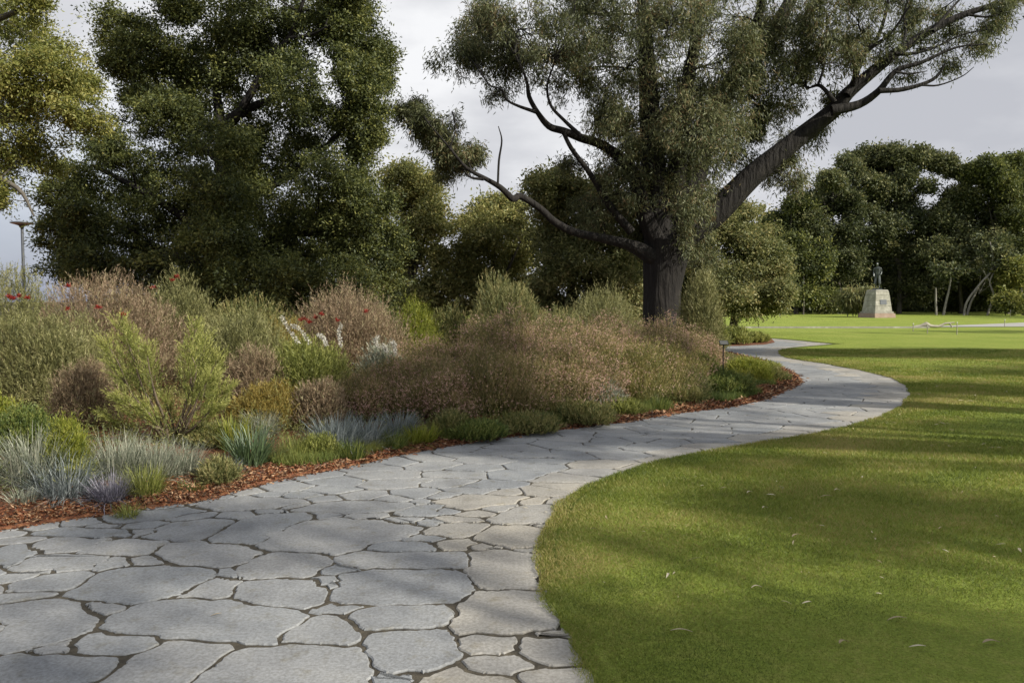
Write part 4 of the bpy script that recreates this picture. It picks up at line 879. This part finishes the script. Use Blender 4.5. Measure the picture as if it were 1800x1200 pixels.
# --- white flowering branches
wf = shrub('white_flowering_shrub', 'yellow green shrub with pale fluffy flower spikes standing above it', 540, 9.9, 160, 596, 3000, 11, .15, .04, .008, 'feather', 14)
def spikes(root, Y, lst, name='flower_spike', mat='white'):
    base = np.array(root.location)
    for pts in lst:
        P = [W(x, y, Y)-base for x, y in pts]; q, rr = smooth_line(P, [.006]*len(P), 8)
        n = 170; i = R.integers(0, len(q), n); A = unit(R.normal(0, 1, (n, 3))); V = leaf_quads(q[i]+A*.008, A, .03, .013)
        mesh_np(name, V, [faces(n, 4)], M[mat], root, np.repeat(R.random(n), 4))
spikes(wf, 9.7, [[(524,602),(505,575),(496,558)],[(545,605),(528,580),(512,572)],[(600,606),(596,585),(600,570)],[(574,606),(568,594),(560,588)]])
ws = shrub('white_flowering_shrub', 'grey leaved shrub with white flower tips at the left end of the heath', 670, 10.6, 90, 606, 1500, 10, .13, .04, .008, 'silver', 15)
spikes(ws, 10.4, [[(668,612),(660,600),(664,592)],[(694,622),(694,608),(690,600)],[(680,618),(674,606)]])
shrub('yellow_shrub', 'golden yellow tipped shrub behind the white spikes', 500, 11.6, 90, 560, 1500, 10, .15, .045, .009, 'gold', 16)
shrub('golden_cover', 'low golden orange ground shrub below the white spikes', 470, 8.9, 150, 672, 2600, 9, .09, .03, .008, 'gold', 17, cat='plant')
shrub('golden_cover', 'low sandy coloured shrub at the left foot of the heath', 560, 8.9, 110, 668, 1800, 9, .09, .03, .008, 'pinkish', 171, cat='plant')

# --- the heath bank
HB = 'heath bushes of the pink flowered bank'
H = [('leftmost low heath bush trailing into the shade', 635, 9.7, 130, 676), ('low rosy heath bush at the left shoulder of the bank', 700, 10.4, 170, 640),
 ('heath bush with pale pink crest left of the bank top', 780, 11.2, 210, 604), ('large shaded heath bush at the front left of the bank', 755, 10.0, 190, 646),
 ('tallest heath bush at the middle top of the bank', 885, 12.0, 230, 570), ('deep shaded heath bush at the front middle of the bank', 870, 10.6, 230, 622),
 ('pink topped heath bush right of the bank top', 985, 12.6, 250, 568), ('tawny heath bush on the front right face of the bank', 985, 11.4, 240, 610),
 ('pink topped heath bush left of the gum trunk base', 1075, 13.3, 220, 572), ('golden green heath bush low on the right face', 1090, 12.2, 220, 612),
 ('pink topped heath bush in front of the gum trunk', 1155, 14.2, 190, 578), ('yellowing heath bush near the marker post', 1170, 13.1, 160, 620), ('rightmost pale heath bush beside the path bend', 1222, 15.2, 100, 596)]
for i, (lb, px, Y, w, top) in enumerate(H):
    shrub('heath_bush', lb, px, Y, w, top, 7000, 10, .19, .034, .0065, ['heath', 'heath', 'heath', 'heath', 'heath', 'heath', 'heath', 'heath', 'heath', 'yheath', 'heath', 'yheath', 'heath'][i], 40+i*1.7, group=HB, up=.9, bl=('blossom', 4400 if i not in (5, 9, 11) else 1300, .013, 1.0), dep=1.0, lum=.3, wisp=.14, spread=.6, nst=50)

# --- front row
FR = 'tufted plants along the front of the bed'
def tf(name, label, px, Y, L, mat, n=420, wd=.008, lean=.5, rad=.14, curl=.7, cat='plant', seed=1): return tuft(name, label, cat, at_bed(px, Y), n, L, wd, mat, seed, lean=lean, rad=rad, group=FR, curl=curl)
tf('silver_tuft', 'large silver grey tuft at the left edge of the bed', 50, 6.35, .46, 'silver', 900, .008, .7, .2)
tf('silver_tuft', 'dark grey green tuft drooping over the mulch on the left', 105, 6.15, .34, 'bluegrey', 600, .008, .8, .18)
tf('silver_tuft', 'pale silver tuft behind the lilac one', 200, 6.7, .40, 'silver', 800, .007, .6, .2)
tf('silver_tuft', 'pale silver tuft right of the lilac one', 262, 6.75, .36, 'silver', 700, .007, .6, .18)
tf('silver_tuft', 'silver green tuft near the fresh grass', 310, 6.95, .3, 'silver', 600, .007, .7, .16)
tf('lilac_tuft', 'small lilac grey tuft above the red mulch', 186, 6.12, .24, 'lilac', 520, .009, .8, .1)
tf('grassy_tuft', 'fresh green grassy tuft at the mulch edge', 246, 6.3, .26, 'feather', 420, .007, .5, .12)
tf('strap_plant', 'dark green strap leaved clump standing above the mulch', 437, 7.35, .40, 'strap', 260, .014, .38, .13, .5)
tf('strap_plant', 'yellow green strap leaved clump behind the dark one', 408, 7.8, .36, 'lime', 220, .013, .4, .12, .5)
tf('silver_tuft', 'silvery tuft left of the blue grey clump', 455, 8.4, .30, 'silver', 500, .007, .5, .14)
tf('blue_tuft', 'blue grey strappy clump in the middle of the bed front', 590, 8.15, .38, 'bluegrey', 620, .010, .55, .2)
tf('blue_tuft', 'pale blue strappy clump right of the middle', 640, 8.35, .34, 'bluegrey', 520, .010, .5, .16)
tf('blue_tuft', 'shaded blue green clump under the heath', 700, 8.9, .30, 'bluegrey', 420, .009, .5, .16)
tf('strap_plant', 'green leaved clump between the blue tufts', 618, 7.85, .22, 'green', 220, .012, .4, .1, .5)
tf('strap_plant', 'bright green clump right of the blue tufts', 745, 8.75, .22, 'lime', 300, .011, .5, .12)
tf('grassy_tuft', 'olive grassy tuft near the mulch in the bed front', 520, 7.75, .24, 'feather', 300, .008, .5, .14)
tf('grassy_tuft', 'small grey seedling tuft on the red mulch', 215, 5.85, .12, 'feather', 140, .006, .8, .08)
tf('grassy_tuft', 'tiny green tuft on the mulch beside the path', 330, 6.5, .10, 'green', 160, .006, .9, .1)
tf('grassy_tuft', 'pale tuft at the path edge on the far left', 30, 5.95, .14, 'silver', 220, .006, .8, .1)
tf('silver_tuft', 'grey tuft lying low right of the silver tufts', 395, 7.1, .16, 'bluegrey', 260, .007, .9, .14)
shrub('lime_shrub', 'upright yellow green bush between the silver tufts', 112, 6.5, 80, 742, 1700, 11, .12, .032, .006, 'lime', 70, up=1.3, group=FR)
shrub('green_shrub', 'bright green leafy plant behind the silver tufts', 30, 7.3, 150, 722, 2200, 10, .10, .03, .010, 'green', 71, group=FR)
shrub('lime_shrub', 'low lime green bush at the left edge of the frame', -20, 7.9, 110, 700, 1500, 10, .10, .03, .009, 'lime', 711, group=FR)
shrub('green_shrub', 'leafy green bush left of the strap leaved clump', 370, 7.9, 110, 752, 1700, 10, .10, .03, .008, 'cover', 72, group=FR)
shrub('green_shrub', 'low fresh green bush at the shaded heath foot', 830, 9.1, 130, 752, 1900, 10, .10, .035, .009, 'green', 73, group=FR, spread=1)
shrub('green_shrub', 'low green bush under the deep shaded heath', 930, 9.6, 120, 738, 1700, 10, .12, .035, .009, 'cover', 74, group=FR)
shrub('green_shrub', 'dark leafy plant under the tawny heath', 1030, 10.2, 120, 712, 1700, 10, .10, .035, .010, 'cover', 75, group=FR)
shrub('green_shrub', 'pale flecked leafy plant at the mulch under the heath', 1090, 10.9, 80, 704, 1100, 10, .10, .035, .010, 'feather', 751, group=FR)
shrub('green_shrub', 'green bush at the foot of the yellowing heath', 1190, 12.0, 110, 684, 1700, 10, .14, .04, .010, 'cover', 76, group=FR)
shrub('green_shrub', 'dark green bush below the marker post', 1268, 13.0, 120, 654, 2400, 11, .12, .04, .010, 'green', 77, group=FR)
shrub('lime_shrub', 'bright lime green bush behind the marker post', 1312, 14.8, 90, 632, 2000, 10, .14, .045, .010, 'lime', 78, group=FR)
shrub('green_shrub', 'small green bush close to the bend of the path', 1352, 15.3, 66, 648, 1300, 10, .10, .04, .010, 'cover', 79, group=FR)
shrub('green_shrub', 'grey green plant at the tip of the bed', 1345, 17.5, 60, 638, 900, 10, .10, .04, .010, 'feather', 80, group=FR)
shrub('green_shrub', 'yellow flecked bush left of the marker post', 1235, 13.6, 80, 626, 1500, 10, .14, .045, .010, 'feather', 81, group=FR)
for i, (px, py, w, h, mt, lb) in enumerate([(690,790,60,34,'green','small fresh plant beside the pale blue clump'),(728,782,44,30,'lime','small yellow plant left of the bright green clump'),(790,768,70,36,'cover','low plant between the bright clump and the shaded heath'),(800,746,90,46,'sage','grey green low bush under the left heath'),(868,742,80,44,'green','fresh green bush under the middle heath'),(905,756,50,24,'lime','tiny yellow green plant at the mulch under the middle heath'),(975,736,80,46,'sage','greyish low bush between two green ones'),(1010,742,60,28,'cover','small dark plant near the mulch under the tawny heath'),(1065,726,80,50,'silver','low silvery bush under the golden heath'),(1130,716,80,50,'cover','dark low bush right of the silvery one'),(1160,722,50,26,'green','small green plant on the mulch before the yellowing heath'),(1215,704,80,48,'sage','greyish green bush left of the dark green one'),(1300,690,60,34,'cover','brownish low bush right of the marker post'),(1340,676,56,34,'lime','low lime bush near the tip of the bed'),(560,808,60,30,'feather','pale grassy bush before the blue clump'),(480,820,60,30,'cover','low dull bush right of the strap leaved clump'),(380,852,70,34,'sage','grey low bush left of the strap leaved clump'),(130,872,60,30,'feather','straw green little bush among the silver tufts'),(20,870,60,34,'silver','pale low bush at the very left of the mulch')]):
    g = G(px, py, .05); Yb_ = g[1]+.15
    if i % 3 == 0 or mt in ('lime', 'green'):
        tuft('low_plant', lb, 'plant', at_bed(px, Yb_), 260, (h+8)*Yb_/F, .009, mt, 1, lean=.6, rad=w/2*Yb_/F*.6, group='low plants between mulch and shrubs', curl=.7); continue
    shrub('low_plant', lb, px, Yb_, w, py-h-8, 700, 9, .09, .032, .008, mt, 200+i*2.3, cat='plant', group='low plants between mulch and shrubs', dep=1.1, nst=10, spread=1.0)
# second bed beyond the path
def flat(o): return o
for lb, px, Y, w, top, mt in [('low yellow green bush in the bed beyond the path', 1290, 29.2, 60, 575, 'feather'), ('dark bush at the left of the far bed', 1262, 29, 50, 568, 'green'), ('pale grassy bush at the tip of the far bed', 1325, 30.4, 50, 586, 'feather'), ('pale leaved bush beside the dark far one', 1262, 26.8, 34, 572, 'feather')]:
    x = (px-900)/F*Y; Hh = W(px, top, Y)[2]; r = w/2*Y/F
    sprig_shrub('far_bush', lb, 'shrub', (x, Y, 0), r, r*.9, max(.2, Hh-.1), 1300, 9, .16, .08, .02, mt, px*.1, group='bushes of the bed beyond the path')

# --- ground cover between the plants and leaf litter on the mulch
def cover():
    n = 26000; y = R.uniform(5.2, 22.4, n); x = XL(y)-.2-R.random(n)**1.5*9
    ok = (x > -y*.72-1) ; x, y = x[ok], y[ok]
    dd = XL(y)-x; g = lump(np.stack([x, y, 0*x], 1), 1.6, 3.3); ok = (g > .15-.35*np.clip(dd-.5, 0, 1)) & (R.random(len(x)) < np.clip((dd-.15)/.6, .1, 1)); x, y = x[ok], y[ok]
    n = len(x); P = np.stack([x, y, bed_z(x, y)], 1); m = 12
    D = unit(R.normal(0, .5, (n, 3))+np.array([0, 0, 1.])); Ls = (.05+.13*R.random(n))*np.clip((XL(y)-x)/.8, .45, 2.3)
    t = np.linspace(0, 1, m)[None]; Q = P[:, None]+D[:, None]*(Ls[:, None]*t)[..., None]; A = unit(D[:, None]*.7+unit(R.normal(0, 1, (n, m, 3)))); s = .7+.6*R.random((n, m))
    V = leaf_tris(Q.reshape(-1, 3), A.reshape(-1, 3), (.035*s).ravel(), (.010*s).ravel())
    T = np.clip(.5+.35*lump(P, .9, 7.)[:, None]+R.normal(0, .13, (n, m)), 0, 1)
    o = mesh_np('ground_cover', V, [faces(n*m, 3)], M['cover'], None, np.repeat(T.ravel(), 3)); tag(o, 'low mixed green ground cover between the shrubs of the bed', 'ground cover', kind='stuff')
cover()
def edge_weeds():
    n = 9000; y = R.uniform(7.0, 16, n); x = XL(y)-.16-np.abs(R.normal(0, .28, n)); P = np.stack([x, y, bed_z(x, y)-.005], 1)
    ok = lump(P, 3.0, 1.1) > .05; P = P[ok]; n = len(P); k = 7
    A = unit(R.normal(0, .45, (n, k, 3))+np.array([0, 0, 1.])); V = leaf_tris(np.repeat(P, k, 0)+R.normal(0, .015, (n*k, 3))*np.array([1, 1, 0]), A.reshape(-1, 3), .05+.11*R.random(n*k), .007)
    T = np.repeat(np.clip(.5+.3*lump(P, 1.7, 4)[:, None]+R.normal(0, .15, (n, k)), 0, 1).ravel(), 3)
    o = mesh_np('weeds', V, [faces(n*k, 3)], M['green'], None, T); tag(o, 'fresh green weeds along the mulch edge', 'weeds', kind='stuff')
edge_weeds()
def litter():
    n = 60000; y = 3.2*np.exp(R.random(n)*math.log(24/3.2)); off = np.abs(R.normal(0, .33, n))-.03
    off = np.where(R.random(n) < .03, -np.abs(R.normal(0, .07, n)), off); x = XL(y)-off
    z = np.where(off > 0, bed_z(x, y)+.004+.02*R.random(n), .004)
    P = np.stack([x, y, z], 1); D = R.normal(0, 1, (n, 3))*np.array([1, 1, .3]); D[off <= 0, 2] = 0
    s = np.clip(y/7, .8, 2.2); V = leaf_quads(P, D, (.02+.035*R.random(n))*s, .014*s)
    tt = np.repeat(R.random(n), 4)
    o = mesh_np('leaf_litter', V, [faces(n, 4)], M['litter'], None, tt); tag(o, 'red brown bark mulch and leaf litter along the path edge', 'mulch', kind='stuff')
litter()
# fallen gum leaves, each one an object
def leaf_mesh(L, wd, curve, seed):
    k = 7; V = []; 
    for i in range(k+1):
        t = i/k; w = wd*math.sin(PI*min(1, t*1.02+.02))**.8*.5; cx = L*(t-.5); cy = curve*L*math.sin(PI*t); cz = .012*math.sin(PI*t)+.004
        V += [(cx, cy-w, cz+.003), (cx, cy, cz), (cx, cy+w, cz+.004)]
    Fs = []
    for i in range(k):
        for j in range(2): b = i*3+j; Fs.append((b, b+1, b+4, b+3))
    me = bpy.data.meshes.new('fallen_leaf'); me.from_pydata(V, [], Fs); me.materials.append(M['dry']); a = me.attributes.new('tint', 'FLOAT', 'POINT'); a.data.foreach_set('value', [(.15, .8, .45, .6)[seed-1]]*len(V)); return me
lm = [leaf_mesh(.13, .026, .10, 1), leaf_mesh(.10, .022, -.14, 2), leaf_mesh(.15, .02, .05, 3), leaf_mesh(.08, .026, .2, 4)]
FL = [(1198,1110,2,5,'long pale fallen leaf with a twig on the near lawn'),(1484,1130,0,40,'pale fallen leaf tilted below the lit grass'),(1577,1089,0,-8,'broad pale fallen leaf at the edge of the shade'),(1613,1137,1,-10,'pale narrow leaf right of the tilted one'),(1742,1130,0,12,'pale leaf near the bottom right corner'),(1795,968,3,60,'pinkish curled leaf at the right edge of the lawn'),(1172,1012,1,75,'small upright curled leaf near the path corner'),(1330,1033,3,0,'small pale leaf in the lit middle of the lawn'),(1418,1060,1,30,'thin pale leaf in the lit middle of the lawn'),(1452,873,0,-5,'white leaf lying beyond the lit grass'),(1318,866,3,20,'first of three pale leaves beyond the path corner'),(1355,870,1,5,'second of three pale leaves beyond the path corner'),(1345,893,3,30,'third of three pale leaves beyond the path corner'),(1400,942,0,35,'slim pale leaf in the shaded lawn middle'),(1472,862,3,10,'tiny pale leaf right of the white one')]
for px, py, k, rot, lb in FL:
    o = bpy.data.objects.new('fallen_leaf', lm[k]); COL.objects.link(o); g = G(px, py, .03); o.location = g; o.scale = (.72,)*3; o.rotation_euler = (R.uniform(-.2, .2), R.uniform(-.2, .2), math.radians(rot)); tag(o, lb, 'leaf', 'fallen leaves on the lawn')
for i in range(120):
    y = 4*math.exp(R.random()*math.log(28/4)); hi = y*.63; lo = float(XR(y))+.1
    if hi <= lo: continue
    x = R.uniform(lo, hi); o = bpy.data.objects.new('fallen_leaf', lm[i % 4]); COL.objects.link(o); o.location = (x, y, .03); s = R.uniform(.18, .5)*(1 if y < 9 else 1.5); o.scale = (s, s, s); o.rotation_euler = (R.uniform(-.3, .3), R.uniform(-.3, .3), R.uniform(0, 6.3))
    tag(o, 'small pale fallen leaf scattered on the lawn', 'leaf', 'small fallen leaves on the lawn')
for i, (px, py) in enumerate([(923,893),(640,845),(1205,788),(380,1080),(960,900)]):
    o = bpy.data.objects.new('fallen_leaf', lm[(i+1) % 4]); COL.objects.link(o); g = G(px, py, .004); o.location = g; o.scale = (.45,)*3; o.rotation_euler = (0, 0, i*1.3); tag(o, 'small fallen leaf lying on the paving', 'leaf', 'small fallen leaves on the paving')

# ------------------------------------------------------------------ statue and pedestal
Ys = 74.0
sx = (1541-900)/F*Ys
ped = empty('pedestal', (sx, Ys, 0), 'tapered grey stone pedestal with red granite base on the far lawn', 'pedestal', rz=math.radians(14))
bm = bmesh.new(); box(bm, -1.15, 1.15, -1.15, 1.15, -.1, .42, .97); bm_obj('base', bm, M['granite_red'], ped, .03)
bm = bmesh.new(); box(bm, -1.02, 1.02, -1.02, 1.02, .42, .58, .99); bm_obj('plinth', bm, M['granite'], ped, .02)
bm = bmesh.new(); zz = .583
for k, (w0, h) in enumerate([(.92, .5), (.86, .5), (.80, .5), (.74, .36)]):
    box(bm, -w0, w0, -w0, w0, zz, zz+h-.012, .935); zz += h
bm_obj('shaft', bm, M['granite'], ped, .015)
bm = bmesh.new(); box(bm, -.70, .70, -.70, .70, zz, zz+.14, .9); bm_obj('cap', bm, M['granite'], ped, .03)
bm = bmesh.new(); box(bm, -.34, .34, -.01, .01, -.22, .22); pl = bm_obj('plaque', bm, M['metal'], ped); pl.location = (0, -.852, 1.45); pl.rotation_euler = (math.radians(-4), 0, 0)
ztop = zz+.14
def skin_figure(name, pts, edges, mat, parent, sub=2):
    me = bpy.data.meshes.new(name); me.from_pydata([p[:3] for p in pts], edges, []); o = bpy.data.objects.new(name, me); COL.objects.link(o); o.parent = parent
    md = o.modifiers.new('skin', 'SKIN'); sv = me.skin_vertices[0].data
    for i, p in enumerate(pts): sv[i].radius = (p[3], p[4] if len(p) > 4 else p[3])
    sv[0].use_root = True
    s = o.modifiers.new('sub', 'SUBSURF'); s.levels = sub; s.render_levels = sub; me.materials.append(mat); return o
st_root = empty('statue', (sx, Ys, ztop), 'weathered bronze statue of a standing figure looking down on the stone pedestal', 'statue', rz=math.radians(-25)); st_root.scale = (.82, .82, 1.0)
bm = bmesh.new(); box(bm, -.52, .52, -.5, .5, 0, .14, .94); bm_obj('base', bm, M['bronze'], st_root, .02)
z0 = .14
P = [(0,0,z0+1.22,.20,.16),(0,.0,z0+1.5,.21,.16),(-.02,-.02,z0+1.78,.25,.17),(-.04,-.04,z0+1.98,.12,.11),(-.06,-.08,z0+2.08,.085),(-.08,-.14,z0+2.24,.13,.15),(-.08,-.15,z0+2.34,.11,.12),
 (.14,0,z0+1.05,.15),(.17,-.05,z0+.6,.115),(.18,.02,z0+.16,.08),(.19,-.16,z0+.05,.07),
 (-.14,0,z0+1.05,.15),(-.17,.06,z0+.6,.115),(-.18,.14,z0+.16,.08),(-.19,-.02,z0+.05,.07),
 (.32,-.02,z0+1.86,.10),(.38,.02,z0+1.5,.08),(.30,-.22,z0+1.25,.06),(.22,-.34,z0+1.28,.05),
 (-.36,-.04,z0+1.84,.10),(-.42,-.02,z0+1.5,.08),(-.40,-.18,z0+1.18,.06),(-.38,-.26,z0+1.06,.05)]
E = [(0,1),(1,2),(2,3),(3,4),(4,5),(5,6),(0,7),(7,8),(8,9),(9,10),(0,11),(11,12),(12,13),(13,14),(2,15),(15,16),(16,17),(17,18),(2,19),(19,20),(20,21),(21,22)]
skin_figure('body', P, E, M['bronze'], st_root)
# long coat hanging from shoulders to calf
def coat():
    rings = [(1.93,.24,.16,.0),(1.8,.33,.20,.0),(1.5,.29,.20,.01),(1.25,.27,.20,.02),(.9,.31,.25,.03),(.55,.35,.29,.05),(.42,.36,.30,.06)]; V = []; k = 20
    for z, a, b, oy in rings:
        for i in range(k):
            t = 2*PI*i/k+PI*.5+.0; f = 1+.05*math.sin(6*t)*(z < 1.2); V.append((a*f*math.cos(t), b*f*math.sin(t)+oy, z0+z))
    i = np.arange(len(rings)-1)[:, None]*k+np.arange(k)[None]; j = np.arange(len(rings)-1)[:, None]*k+(np.arange(k)[None]+1) % k
    Fs = np.stack([i, i+k, j+k, j], -1).reshape(-1, 4); keep = [f for n_, f in enumerate(Fs) if (n_ % k) not in (9, 10) or n_//k < 1]
    mesh_np('coat', V, [np.array(keep)], M['bronze'], st_root, smooth=True)
coat()
# weeping small tree beside the statue
xw = (1508-900)/F*78
simple_tree('weeping_shrub', 'small weeping grey green tree just left of the pedestal', 77, 1510, [(1495,520,12,9,.8),(1508,514,15,8),(1522,518,13,10),(1505,528,17,9),(1526,530,10,10,.8),(1490,532,8,8,.5)], M['sage'], M['bark_grey'], 5.0, ns=60, kl=26, spray=.28, L=.5, Wd=.07, trunkw=3, r0=.05, droop=1.6, by=557, jit=.6)

# ------------------------------------------------------------------ lamp post
Yp = 29.0
lx = (44-900)/F*Yp; lh = W(44, 391, Yp)[2]
lamp = empty('lamp_post', (lx, Yp, 0), 'slim grey lamp post with flat disc head at the left edge', 'lamp post')
t = Tubes(); t.add([(0,0,-.05),(0,0,.6),(0,0,2.5),(0,0,lh-.22)], [.06,.058,.05,.048], 14); t.build('pole', M['metal'], lamp)
def lathe(name, prof, m, parent, k=28):
    V = [(r*math.cos(2*PI*i/k), r*math.sin(2*PI*i/k), z) for r, z in prof for i in range(k)]; n = len(prof)
    i = np.arange(n-1)[:, None]*k+np.arange(k)[None]; j = np.arange(n-1)[:, None]*k+(np.arange(k)[None]+1) % k
    return mesh_np(name, V, [np.stack([i, j, j+k, i+k], -1).reshape(-1, 4)], m, parent, smooth=True)
lathe('neck', [(.049, lh-.24), (.06, lh-.16), (.13, lh-.11), (.24, lh-.075)], M['metal'], lamp)
lathe('lamp_diffuser', [(.0, lh-.076), (.24, lh-.074), (.33, lh-.05), (.36, lh-.036)], M['lampglass'], lamp)
lathe('lamp_shade', [(.36, lh-.036), (.385, lh-.03), (.385, lh-.005), (.2, lh+.03), (.0, lh+.035)], M['metal'], lamp)

# ------------------------------------------------------------------ marker post in the bed
mY = 13.2; mk = empty('marker_post', at_bed(1272, mY), 'thin black post with small tilted sign panel among the green bushes', 'sign')
mh = W(1272, 602, mY)[2]-mk.location.z
bm = bmesh.new(); box(bm, -.009, .009, -.009, .009, -.05, mh-.02); bm_obj('post', bm, M['black'], mk, .002)
bm = bmesh.new(); box(bm, -.075, .075, -.055, .055, -.006, .006); p_ = bm_obj('panel', bm, M['black'], mk, .003); p_.location = (0, -.03, mh); p_.rotation_euler = (math.radians(38), 0, 0)
bm = bmesh.new(); box(bm, -.065, .065, -.045, .045, .0065, .0085); q_ = bm_obj('sign_face', bm, M['granite'], p_)

# ------------------------------------------------------------------ far stakes, tape and a pale branch on the lawn
SG = 'pale stakes on the far lawn'
def stake(label, px, top, bot):
    g = G(px, bot, .02); Y = g[1]; h = (bot-top)*Y/F; o = empty('stake', g, label, 'stake', SG)
    t = Tubes(); t.add([(0,0,-.05),(0,0,h*.6),(0,0,h-.05)], [.022,.02,.018], 8); t.build('post', M['timber'], o); t = Tubes(); t.add([(0,0,h-.05),(0,0,h-.02),(0,0,h)], [.03,.03,.012], 8); t.build('cap', M['panel'], o)
stake('pale stake left of the far path near the fallen branch', 1682, 566, 588); stake('pale stake standing in the far pale path', 1766, 561, 574); stake('short pale stake near the far trees on the right', 1776, 545, 556); stake('short stake beside the curled branch on the lawn', 1605, 568, 582); stake('thin stake in the lawn before the fallen branch', 1630, 572, 586)
br = G(1627, 575, .05); bo = empty('fallen_branch', br, 'bleached fallen branch with a raised end lying on the far lawn', 'branch'); t = Tubes()
Yb = br[1]
def bp(x, y): return (W(x, y, Yb)-br)
q, rr = smooth_line([bp(1600,576), bp(1620,572.5), bp(1628,570), bp(1636,573), bp(1650,573), bp(1662,568.5), bp(1678,567)], [.05,.1,.14,.09,.07,.06,.03], 4, .01); t.add(q, rr, 7)
q, rr = smooth_line([bp(1628,571), bp(1630,575), bp(1632,577.5)], [.08,.06,.05], 3); t.add(q, rr, 6)
q, rr = smooth_line([bp(1668,568), bp(1672,572), bp(1673,577)], [.04,.04,.04], 3); t.add(q, rr, 6)
t.build('wood', M['timber'], bo)
